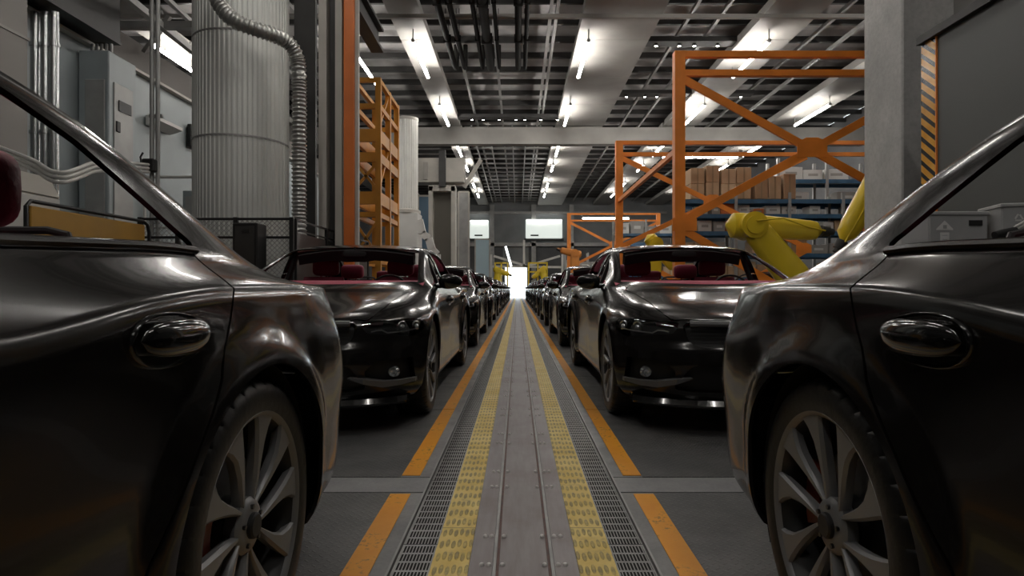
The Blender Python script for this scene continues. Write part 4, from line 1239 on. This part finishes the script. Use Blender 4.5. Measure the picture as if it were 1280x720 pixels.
# small fittings on the side wall
t = thing('wall_lamp', 'white wedge-shaped fitting on the left wall behind the slim pipes', 'lamp', (-8.95, 15.2, 5.0)); b = MB(); b.prism([(0, -.12), (.34, -.02), (.34, .06), (0, .12)], -.5, .5, 'Y'); b.build('housing', white_metal, t)
t = thing('wall_speaker', 'small dark square speaker on the left wall next to the silo', 'speaker', (-8.95, 16.8, 5.1)); b = MB(); b.box((.06, 0, 0), (.12, .55, .6), bev=.02); b.build('housing', black_p, t); b = MB(); b.lathe([(0, .125), (.12, .125), (.15, .14)], 20, 'X'); b.build('cone', steel_dark, t, True)
t = thing('electrical_cabinet', 'grey electrical cabinet at the left wall under a white rail', 'cabinet', (-7.9, 15.6, 0)); b = MB(); b.box((0, 0, 1.7), (1.0, .6, 3.4), bev=.02); b.build('body', panel_light, t)
b = MB(); b.box((-.22, -.31, 1.7), (.4, .02, 3.1)); b.build('door', steel_grey, t); b = MB(); b.box((.24, -.31, 1.7), (.4, .02, 3.1)); b.build('door', steel_grey, t)
b = MB(); b.sphere((-.1, 0, 3.62), .24, 20, 12); b.build('dome', white_metal, t, True)
t = thing('white_railing', 'white tube railing in front of the grey electrical cabinet', 'railing', (-6.95, 12.6, 0))
b = MB(); b.tube([(-.75, 0, 0), (-.75, 0, 3.18), (-.70, 0, 3.24), (.55, 0, 3.24), (.60, 0, 3.18), (.60, 0, 0)], .03, 10); b.cyl((-.75, 0, 2.2), (.6, 0, 2.2), .025, 10); b.build('frame', white_metal, t, True)
# beams high on the left
for k, (a, c_, w) in enumerate(((W(130, 32, 14), W(252, 32, 14), .16), (W(150, -10, 12), W(258, 78, 17), .14), (W(180, 66, 15), W(212, 20, 15), .10), (W(200, -10, 13), W(262, 50, 17), .10))):
    b = MB(); b.bar(a, c_, w, w); b.build('roof_truss_bar', steel_grey); tag(COL.objects[-1], ['level grey truss bar high behind the slim pipes', 'long sloping grey truss bar above the left lamp', 'short grey diagonal strut joining the level truss bar', 'thin sloping grey truss bar nearest the silo'][k], 'truss bar')
# ================================================================== right side
# concrete pillar
b = MB(); b.box((5.42, 8.55, 5.2), (.70, .9, 10.4), bev=.02); struct('pillar', b, concrete_wall)
b = MB(); b.box((7.3, 8.7, 7.3), (3.1, .4, 6.2)); b.box((5.9, 6.2, 6.3), (.3, 4.6, 4.6)); struct('wall_upper_right', b, mat('upper_concrete', (.13, .125, .118), rough=.8, noise=(1, .2)))
# dark sliding panel with hazard stripe
panel_m = mat('panel_charcoal', (.085, .090, .086), rough=.5, noise=(.5, .1))
def f_haz(n, v, x, y, z):
    w = n.math('FRACT', n.math('MULTIPLY', n.math('SUBTRACT', z, n.math('MULTIPLY', y, .8)), 1 / .135))
    k = n.math('LESS_THAN', w, .42); a = n.noise(v, 6, 6, .6)
    col = n.mix(k, n.mix(n.ramp(a, .3, .7), (.75, .34, .03), (.82, .42, .07)), (.015, .015, .016))
    n.link(col, n.b.inputs['Base Color']); n.b.inputs['Roughness'].default_value = .22
t = thing('sliding_panel', 'large charcoal sliding panel on the right with hazard striped edge', 'panel', (4.62, 0, 0))
b = MB(); b.box((.03, 4.65, 1.93), (.08, 4.7, 3.62)); b.build('sheet', panel_m, t)
b = MB(); b.box((.0, 4.65, 3.77), (.14, 4.74, .09)); b.build('rail', steel_dark, t); b = MB(); b.box((.0, 4.65, .07), (.14, 4.74, .1)); b.build('rail', steel_dark, t)
b = MB(); b.box((-.017, 6.88, 1.93), (.014, .24, 3.62)); b.build('hazard_strip', nodes_floor('hazard_stripes', f_haz), t)
b = MB(); b.box((-.018, 6.752, 1.93), (.02, .014, 3.62)); b.build('edge_strip', MATS['orange_steel'], t)
# stacked plastic crates with printed marks
crate_m = mat('crate_plastic', (.36, .365, .365), rough=.5, noise=(2, .1)); mark_m = mat('crate_print', (.66, .66, .65), rough=.6)
def make_crate(label, loc, rz, group, marks):
    t = thing('crate', label, 'crate', loc, rz, group); w, d, h = .52, .40, .395
    b = MB(); b.box((0, 0, h / 2), (w - .02, d - .02, h), bev=.012)
    b.build('bin', crate_m, t)
    b = MB(); b.box((0, 0, h - .02), (w, d, .035), bev=.008); b.build('lid', crate_m, t)
    b = MB(); y = -d / 2 + .008
    b.box((.14, y, h - .10), (.11, .012, .045)); b.build('handle_slot', black_p, t)
    b = MB(); y = -d / 2 + .0085
    def bx(x, z, w_, h_): b.box((x, y, z), (w_, .004, h_))
    if marks == 'house':
        b.prism([(-.19, .235), (-.05, .235), (-.05, .245), (-.12, .315), (-.19, .245)], y - .002, y + .002, 'Y'); bx(-.12, .13, .075, .17)
        b.cur = 1
        for k in range(4): bx(-.12 - .0, .19 - k * .035, .045, .006)
        b.box((-.12, y - .003, .262), (.03, .003, .03))
    else:
        for cx_ in (-.13, -.05):
            n = 3
            for k in range(3):
                a0 = math.radians(90 + 120 * k); a1 = math.radians(90 + 120 * (k + 1)); r = .038
                p, q = (cx_ + r * math.cos(a0), r * math.sin(a0)), (cx_ + r * math.cos(a1), r * math.sin(a1))
                p2 = (p[0] * .88 + q[0] * .12, p[1] * .88 + q[1] * .12); q2 = (p[0] * .2 + q[0] * .8, p[1] * .2 + q[1] * .8)
                b.bar((p2[0], y, .27 + p2[1]), (q2[0], y, .27 + q2[1]), .012, .004, (0, 1, 0))
        bx(-.13, .215, .05, .008); bx(-.05, .215, .05, .008)
    b.build('printed_marks', [mark_m, crate_m], t)
    return t
lv = ['at the floor', 'second from the floor', 'third from the floor', 'topmost']
for k in range(4):
    make_crate(f'grey plastic crate with house and text marks, {lv[k]} of the left stack', (3.70, 5.35, k * .40), 0, 'grey crates in two stacks', 'house')
for k in range(4):
    make_crate(f'grey plastic crate with two triangle marks, {lv[k]} of the right stack', (4.22, 5.12, k * .415), math.radians(-14), 'grey crates in two stacks', 'tri')
# stand with white tubes
t = thing('tube_stand', 'black stand holding three slanted white tubes before the grey crates', 'stand', (3.50, 4.45, .0))
b = MB(); b.cyl((0, 0, 0), (0, 0, 1.33), .025, 12); b.cyl((0, 0, 0), (0, 0, .03), .20, 24); b.build('post', black_p, t, True)
b = MB(); b.tube([(-.05, 0, 1.325), (.0, 0, 1.34), (.10, 0, 1.36)], .032, 12); b.build('sleeve', black_p, t, True)
for k in range(3): b = MB(); b.tube([(.09, 0, 1.34 + .022 * k), (.22, 0, 1.40 + .03 * k), (.45, .05, 1.53 + .035 * k), (.75, .12, 1.64 + .04 * k)], .011, 8); b.build('tube', white_metal, t, True)

# orange portal frames
def portal(label, Y, x0, x1, zt, zh, nodes=True, w=.22):
    t = thing('portal_frame', label, 'frame', (0, Y, 0))
    for x in (x0, x1): b = MB(); b.box((x, 0, zt / 2), (w, w, zt)); b.box((x, 0, .03), (w * 2, w * 2, .06)); b.build('post', orange_p, t)
    for z in (zt - .05, zh): b = MB(); b.box(((x0 + x1) / 2, 0, z), (x1 - x0, .12, .13)); b.build('crossbeam', orange_p, t)
    xm = (x0 + x1) / 2 if x1 < 12 else x0 + 3.2; x1 = 2 * xm - x0; zb = 2.35; zm = (zh - .1 + zb) / 2
    br = [((x0, zh - .1), (xm, zm)), ((xm, zm), (x1, zh - .1)), ((x0, zb), (xm, zm)), ((xm, zm), (x1, zb)), ((x0, zb - .1), (xm, .55)), ((xm, .55), (x1, zb - .1))]
    for (a, c_) in br: b = MB(); b.bar((a[0], -.06, a[1]), (c_[0], -.06, c_[1]), .05, .17, (0, 0, 1)); b.build('brace', orange_p, t)
    for (x, z, g) in ((xm, zm, .32), (x0 + .1, zb - .05, .26), (x1 - .1, zb - .05, .26)): b = MB(); b.prism([(x - g, z - g * .5), (x + g, z - g * .5), (x + g, z + g * .5), (x + g * .4, z + g * .8), (x - g * .4, z + g * .8), (x - g, z + g * .5)], -.10, -.085, 'Y'); b.build('gusset_plate', orange_p, t)
    return t
portal('large orange braced portal frame, the nearest and tallest in view', 13.1, 3.43, 9.05, 6.0, 5.55)
portal('orange braced portal frame behind the nearest one', 21.0, 3.46, 14.2, 6.0, 5.55, w=.24)
portal('orange braced portal frame small and farthest, near the orange robot', 41.0, 3.42, 9.4, 6.0, 5.5, w=.24)
t = thing('tie_beam', 'orange tie beams linking the portal frames low along the cars', 'beam', (0, 0, 0))
for z in (3.95,): 
    b = MB(); b.box((3.45, 17.05, z), (.1, 7.7, .12)); b.build('bar', orange_p, t)

# pallet racking
blue = mat('rack_blue', (.035, .10, .18), rough=.45, noise=(3, .2))
def rack(label, x0, x1, Y, levels, depth=1.0, bays=4, ztop=5.4):
    t = thing('pallet_rack', label, 'rack', (x0, Y, 0)); L = x1 - x0
    for k in range(bays + 1):
        for y in (0, depth): b = MB(); b.box((L * k / bays, y, ztop / 2), (.10, .10, ztop)); b.build('upright', steel_grey, t)
    for z in levels:
        for y in (0, depth): b = MB(); b.box((L / 2, y, z - .07), (L, .06, .15)); b.build('beam', blue, t)
        b = MB(); b.box((L / 2, depth / 2, z - .0), (L, depth - .06, .03)); b.build('shelf', steel_grey, t)
    return t
LV = [.35, 1.35, 2.2, 3.0, 3.62, 4.15]
rack('tall blue beamed pallet rack full of brown boxes on the right', 5.9, 13.6, 22.0, LV, 1.0, 4, 4.4)
rack('pallet rack with dark shelves above the brown boxes by the pillar', 9.9, 13.6, 23.3, [4.25, 5.1], 1.0, 2, 5.9)
rack('distant blue pallet rack between the orange posts', 5.6, 12.5, 35.0, [.4, 1.7, 3.0, 4.1], 1.0, 4, 4.9)
rack('farthest low rack with red beam behind the orange robot', 3.9, 7.6, 50.0, [.4, 1.5, 2.6], 1.0, 2, 3.9)
cart = [mat('carton_a', (.40, .27, .16), rough=.75, noise=(3, .1)), mat('carton_b', (.34, .21, .12), rough=.75, noise=(3, .1)), mat('carton_c', (.46, .33, .21), rough=.75, noise=(3, .1)), mat('carton_grey', (.30, .29, .27), rough=.6), mat('bin_orange', (.55, .15, .04), rough=.5), mat('bin_blue', (.07, .16, .28), rough=.5), mat('bin_white', (.55, .55, .53), rough=.5)]
CN = ['light brown carton', 'dark brown carton', 'pale tan carton', 'grey box', 'orange bin', 'blue bin', 'white bin']
tape = mat('carton_tape', (.26, .18, .10), rough=.4)
rr = random.Random(5); proto = {}
PL = []
def carton(x, y, z, w, d, h, k, lab, grp):
    nm = 'carton' if k < 4 else 'storage_bin'
    t = thing(nm, lab, 'box' if k < 4 else 'bin', (x, y, z), rr.uniform(-.06, .06), grp)
    b = MB(); b.box((0, 0, h / 2), (w, d, h), bev=.012); b.build('body', cart[k], t)
    b = MB(); b.box((0, -d / 2 - .003, h / 2), (.06 if k < 3 else w * .5, .006, h * .98 if k < 3 else h * .25)); b.build('tape' if k < 3 else 'label_plate', tape if k < 3 else cart[3 if k != 3 else 6], t)
def nth(i): return ['first', 'second', 'third', 'fourth', 'fifth', 'sixth', 'seventh', 'eighth', 'ninth', 'tenth', 'eleventh', 'twelfth', 'thirteenth', 'fourteenth', 'fifteenth', 'sixteenth', 'seventeenth', 'eighteenth', 'nineteenth', 'twentieth'][i]
# big cartons on the top level
top = [(863, 881, 210), (882, 899, 207), (901, 920, 211), (921, 940, 209), (943, 960, 222), (961, 977, 220), (979, 995, 217)]
for i, (a, c_, yy) in enumerate(top):
    D = 21.98; p, q = W(a, yy, D), W(c_, yy, D); k = [0, 0, 2, 0, 1, 0, 1][i]; hh = p.z - 4.17
    if i < 4:
        carton((p.x + q.x) / 2, 22.4, 4.17, q.x - p.x - .02, .8, hh / 2 - .01, k, f'{CN[k]} low on top of the blue rack, {nth(i)} from the left', 'cartons on top of the rack')
        carton((p.x + q.x) / 2, 22.4, 4.17 + hh / 2, q.x - p.x - .02, .8, hh / 2, k, f'{CN[k]} stacked as the upper one on the rack top, {nth(i)} from the left', 'cartons on top of the rack')
    else: carton((p.x + q.x) / 2, 22.4, 4.17, q.x - p.x - .02, .8, hh, k, f'{CN[k]} standing single on the rack top, {nth(i - 4)} right of the stacked pairs', 'cartons on top of the rack')
def fill(x0, x1, Y, z, hmax, where, kinds, dens=.9, wr=(.35, .75), dep=.6):
    x = x0; i = 0
    while x < x1 - wr[0] and i < 20:
        w = rr.uniform(*wr); h = rr.uniform(hmax * .5, hmax)
        if rr.random() < dens and x + w < x1:
            k = rr.choice(kinds); carton(x + w / 2, Y + .45, z, w - .03, dep, h, k, f'{CN[k]} {where}, {nth(i)} from the left', f'boxes {where}'); i += 1
        x += w + rr.uniform(.01, .1)
fill(6.0, 13.4, 22, 3.635, .40, 'on the blue rack shelf below the top', [3, 4, 5, 6, 5, 6], .9, (.3, .6))
fill(6.0, 13.4, 22, 3.015, .46, 'on the blue rack middle shelf', [0, 1, 4, 3, 6, 0], .85, (.35, .7))
fill(6.0, 13.4, 22, 2.215, .62, 'on the blue rack shelf at forearm height', [0, 1, 2, 3, 1], .85, (.4, .8))
fill(6.0, 13.4, 22, 1.365, .62, 'on the low shelf of the blue rack', [0, 1, 2, 0], .9, (.5, .9))
fill(9.98, 13.4, 23.3, 4.265, .62, 'on the dark shelf by the pillar', [3, 6, 3, 6], .9, (.7, 1.2))
fill(9.98, 13.4, 23.3, 5.115, .60, 'on the topmost shelf by the pillar', [3, 3, 6], .9, (.7, 1.2))
fill(5.7, 12.3, 35, 4.115, .85, 'on top of the distant rack', [2, 0, 3, 6], .9, (.6, 1.0))
fill(5.7, 12.3, 35, 3.015, .7, 'on the distant rack upper shelf', [1, 0, 5, 3], .9, (.6, 1.0))
fill(5.7, 12.3, 35, 1.715, .8, 'on the distant rack lower shelf', [1, 0, 2], .9, (.7, 1.1))
fill(4.0, 7.4, 50, 2.615, .8, 'on the farthest rack', [3, 6, 4], .9, (.7, 1.1))

# ------------------------------------------------------------------ robots
yel = mat('robot_yellow', (.80, .58, .03), rough=.32, coat=.3, coat_rough=.15, noise=(1.5, .08))
org = mat('robot_orange', (.62, .24, .05), rough=.4)
def limb(p, q, r0, r1, flat=.8, n=18, bul=0.0):
    p, q = Vector(p), Vector(q); d = (q - p); L = d.length; d.normalize(); side = Vector((0, 1, 0)); up = side.cross(d).normalized(); side = d.cross(up).normalized()
    P = []; Fc = []; N = 14
    for i in range(N + 1):
        u = i / N; e = 1.0
        if u < .12: e = math.sqrt(max(0, 1 - ((.12 - u) / .12) ** 2)) * .9 + .1
        if u > .88: e = math.sqrt(max(0, 1 - ((u - .88) / .12) ** 2)) * .9 + .1
        r = (r0 * (1 - u) + r1 * u) * e * (1 + bul * math.sin(PI * u)); c_ = p + d * (L * u)
        for k in range(n):
            a = 2 * PI * k / n; ca, sa = math.cos(a), math.sin(a)
            P.append(c_ + up * r * math.copysign(abs(ca) ** .7, ca) + side * r * flat * math.copysign(abs(sa) ** .7, sa))
    for i in range(N):
        for k in range(n): Fc.append((i * n + k, i * n + (k + 1) % n, (i + 1) * n + (k + 1) % n, (i + 1) * n + k))
    Fc += [tuple(range(n - 1, -1, -1)), tuple(range(N * n, (N + 1) * n))]
    b = MB(); b.add(P, Fc); return b
def robot(label, base, shoulder, elbow, wrist, s=1.0, m=yel, tool=None):
    t = thing('robot_arm', label, 'robot', (base[0], base[1], 0)); o = Vector((base[0], base[1], 0))
    sh, el, wr = Vector(shoulder) - o, Vector(elbow) - o, Vector(wrist) - o
    b = MB(); b.lathe([(0, 0), (.42 * s, 0), (.42 * s, .06), (.30 * s, .10), (.28 * s, max(.15, sh.z - .38 * s)), (.33 * s, max(.2, sh.z - .3 * s)), (.33 * s, sh.z - .12 * s), (0, sh.z - .1 * s)], 32); b.build('pedestal', m, t, True)
    b = MB(); b.sphere(tuple(sh), .26 * s, 24, 16, (1, .85, 1.0), .8); b.cyl(sh + Vector((0, -.26 * s, 0)), sh + Vector((0, .26 * s, 0)), .17 * s, 24); b.build('shoulder', m, t, True)
    b = limb(sh + Vector((0, -.12 * s, 0)), el + Vector((0, -.12 * s, 0)), .24 * s, .19 * s, .55); ua = b.build('upper_arm', m, t, True)
    b = MB(); c_ = (sh + el) / 2 + Vector((0, -.225 * s, 0)); d = (el - sh).normalized(); b.bar(c_ - d * .2 * s, c_ + d * .2 * s, .01, .10 * s, (0, 0, 1)); b.build('cover_plate', mat('robot_plate', (.60, .56, .30), rough=.3) if 'robot_plate' not in MATS else MATS['robot_plate'], ua)
    b = MB(); b.cyl(el + Vector((0, -.25 * s, 0)), el + Vector((0, .22 * s, 0)), .19 * s, 28); b.cyl(el + Vector((0, -.28 * s, 0)), el + Vector((0, -.25 * s, 0)), .13 * s, 28); b.build('elbow', m, t, True)
    back = el + (el - wr).normalized() * .34 * s
    b = limb(back, wr, .20 * s, .135 * s, .8); b.build('forearm', m, t, True)
    d = (wr - el).normalized(); b = MB(); b.cyl(wr - d * .02, wr + d * .10 * s, .085 * s, 20, .07 * s); b.cyl(wr + d * .10 * s, wr + d * .16 * s, .05 * s, 20); b.build('wrist', steel_dark, t, True)
    b = MB(); b.tube([el + Vector((0, -.3 * s, .05 * s)), el + d * .4 * s + Vector((0, -.24 * s, .12 * s)), el + d * .8 * s + Vector((0, -.14 * s, .03 * s)), wr + Vector((0, -.09 * s, 0))], .011 * s, 8); b.build('cable', m, t, True)
    if tool == 'gripper':
        b = MB(); e = wr + d * .2 * s; b.box(tuple(e), (.22 * s, .2 * s, .12 * s), bev=.01); b.box(tuple(e + Vector((-.1 * s, 0, -.14 * s))), (.04 * s, .1 * s, .2 * s)); b.box(tuple(e + Vector((.1 * s, 0, -.14 * s))), (.04 * s, .1 * s, .2 * s)); b.build('gripper', steel_dark, t)
    return t
A = W(936, 283, 10.0); robot('yellow robot arm with level forearm left of the concrete pillar', (4.62, 10.0), (4.55, 10.0, .98), tuple(A), tuple(W(1028, 289, 10.0)), 1.12)
robot('yellow robot arm half hidden by the concrete pillar', (6.75, 10.3), (6.55, 10.3, 1.1), (6.35, 10.3, 3.3), tuple(W(1052, 303, 10.3)), 1.2)
robot('yellow robot arm seen through the windscreen of the right car', (3.55, 16.6), (3.60, 16.6, 1.0), (3.70, 16.6, 2.15), (4.25, 16.6, 1.45), .95, tool='gripper')
robot('small far yellow robot arm left of the bright gate', (-1.95, 55.5), (-1.95, 55.5, 1.3), (-1.75, 55.5, 2.6), (-.75, 55.5, 2.2), 1.5)
robot('small far yellow robot arm right of the bright gate', (2.6, 55.5), (2.6, 55.5, 1.3), (2.2, 55.5, 2.6), (1.3, 55.5, 1.9), 1.5)
robot('orange robot arm standing at the farthest orange frame', (2.95, 31.5), (2.95, 31.5, 1.2), (2.9, 31.5, 2.75), (2.15, 31.5, 2.95), 1.15, org)
for k, (x0, x1, lab) in enumerate(((-2.1, -.95, 'yellow square frame around the far left robot'), (1.0, 2.7, 'yellow square frame around the far right robot'))):
    t = thing('yellow_frame', lab, 'frame', (0, 56.6, 0))
    for x in (x0, (x0 + x1) / 2, x1): b = MB(); b.box((x, 0, 1.7), (.14, .14, 3.4)); b.build('post', yel, t)
    for z in (3.33, 2.5): b = MB(); b.box(((x0 + x1) / 2, 0, z), (x1 - x0, .14, .14)); b.build('crossbar', yel, t)
# white trusses at the far end
t = thing('far_truss', 'white crossing truss bars high over the far end of the track', 'truss', (0, 58, 0))
for (a, c_) in (((617, 320), (660, 333)), ((657, 333), (700, 320)), ((615, 333), (702, 334)), ((655, 300), (655, 333)), ((614, 318), (614, 376.5)), ((703, 318), (703, 376.5))):
    p, q = W(*a, 58), W(*c_, 58); b = MB(); b.bar((p.x, 0, p.z), (q.x, 0, q.z), .2, .2); b.build('bar', white_metal, t)
b = MB(); p, q = W(632, 308, 54), W(639, 333, 54); b.cyl(p, q, .09, 12); tag(b.build('hanging_tube_lamp', mat('slanted_tube', (1, 1, 1), emit=(.95, 1, 1), estr=4), smooth=True), 'slanted glowing tube above the bright gate', 'lamp')
# ------------------------------------------------------------------ daylight outside the gate, view
w = bpy.data.worlds.new('World'); scn.world = w; w.use_nodes = True
bg = w.node_tree.nodes['Background']; bg.inputs[0].default_value = (.86, .95, 1, 1); bg.inputs[1].default_value = 4.0
scn.view_settings.view_transform = 'Standard'; scn.view_settings.look = 'None'; scn.view_settings.exposure = 0.03; scn.view_settings.gamma = 1
scn.view_settings.use_curve_mapping = False
scn.cycles.use_denoising = True
scn.cycles.max_bounces = 8; scn.cycles.diffuse_bounces = 4; scn.cycles.glossy_bounces = 4; scn.cycles.transparent_max_bounces = 12
scn.cycles.sample_clamp_indirect = 6
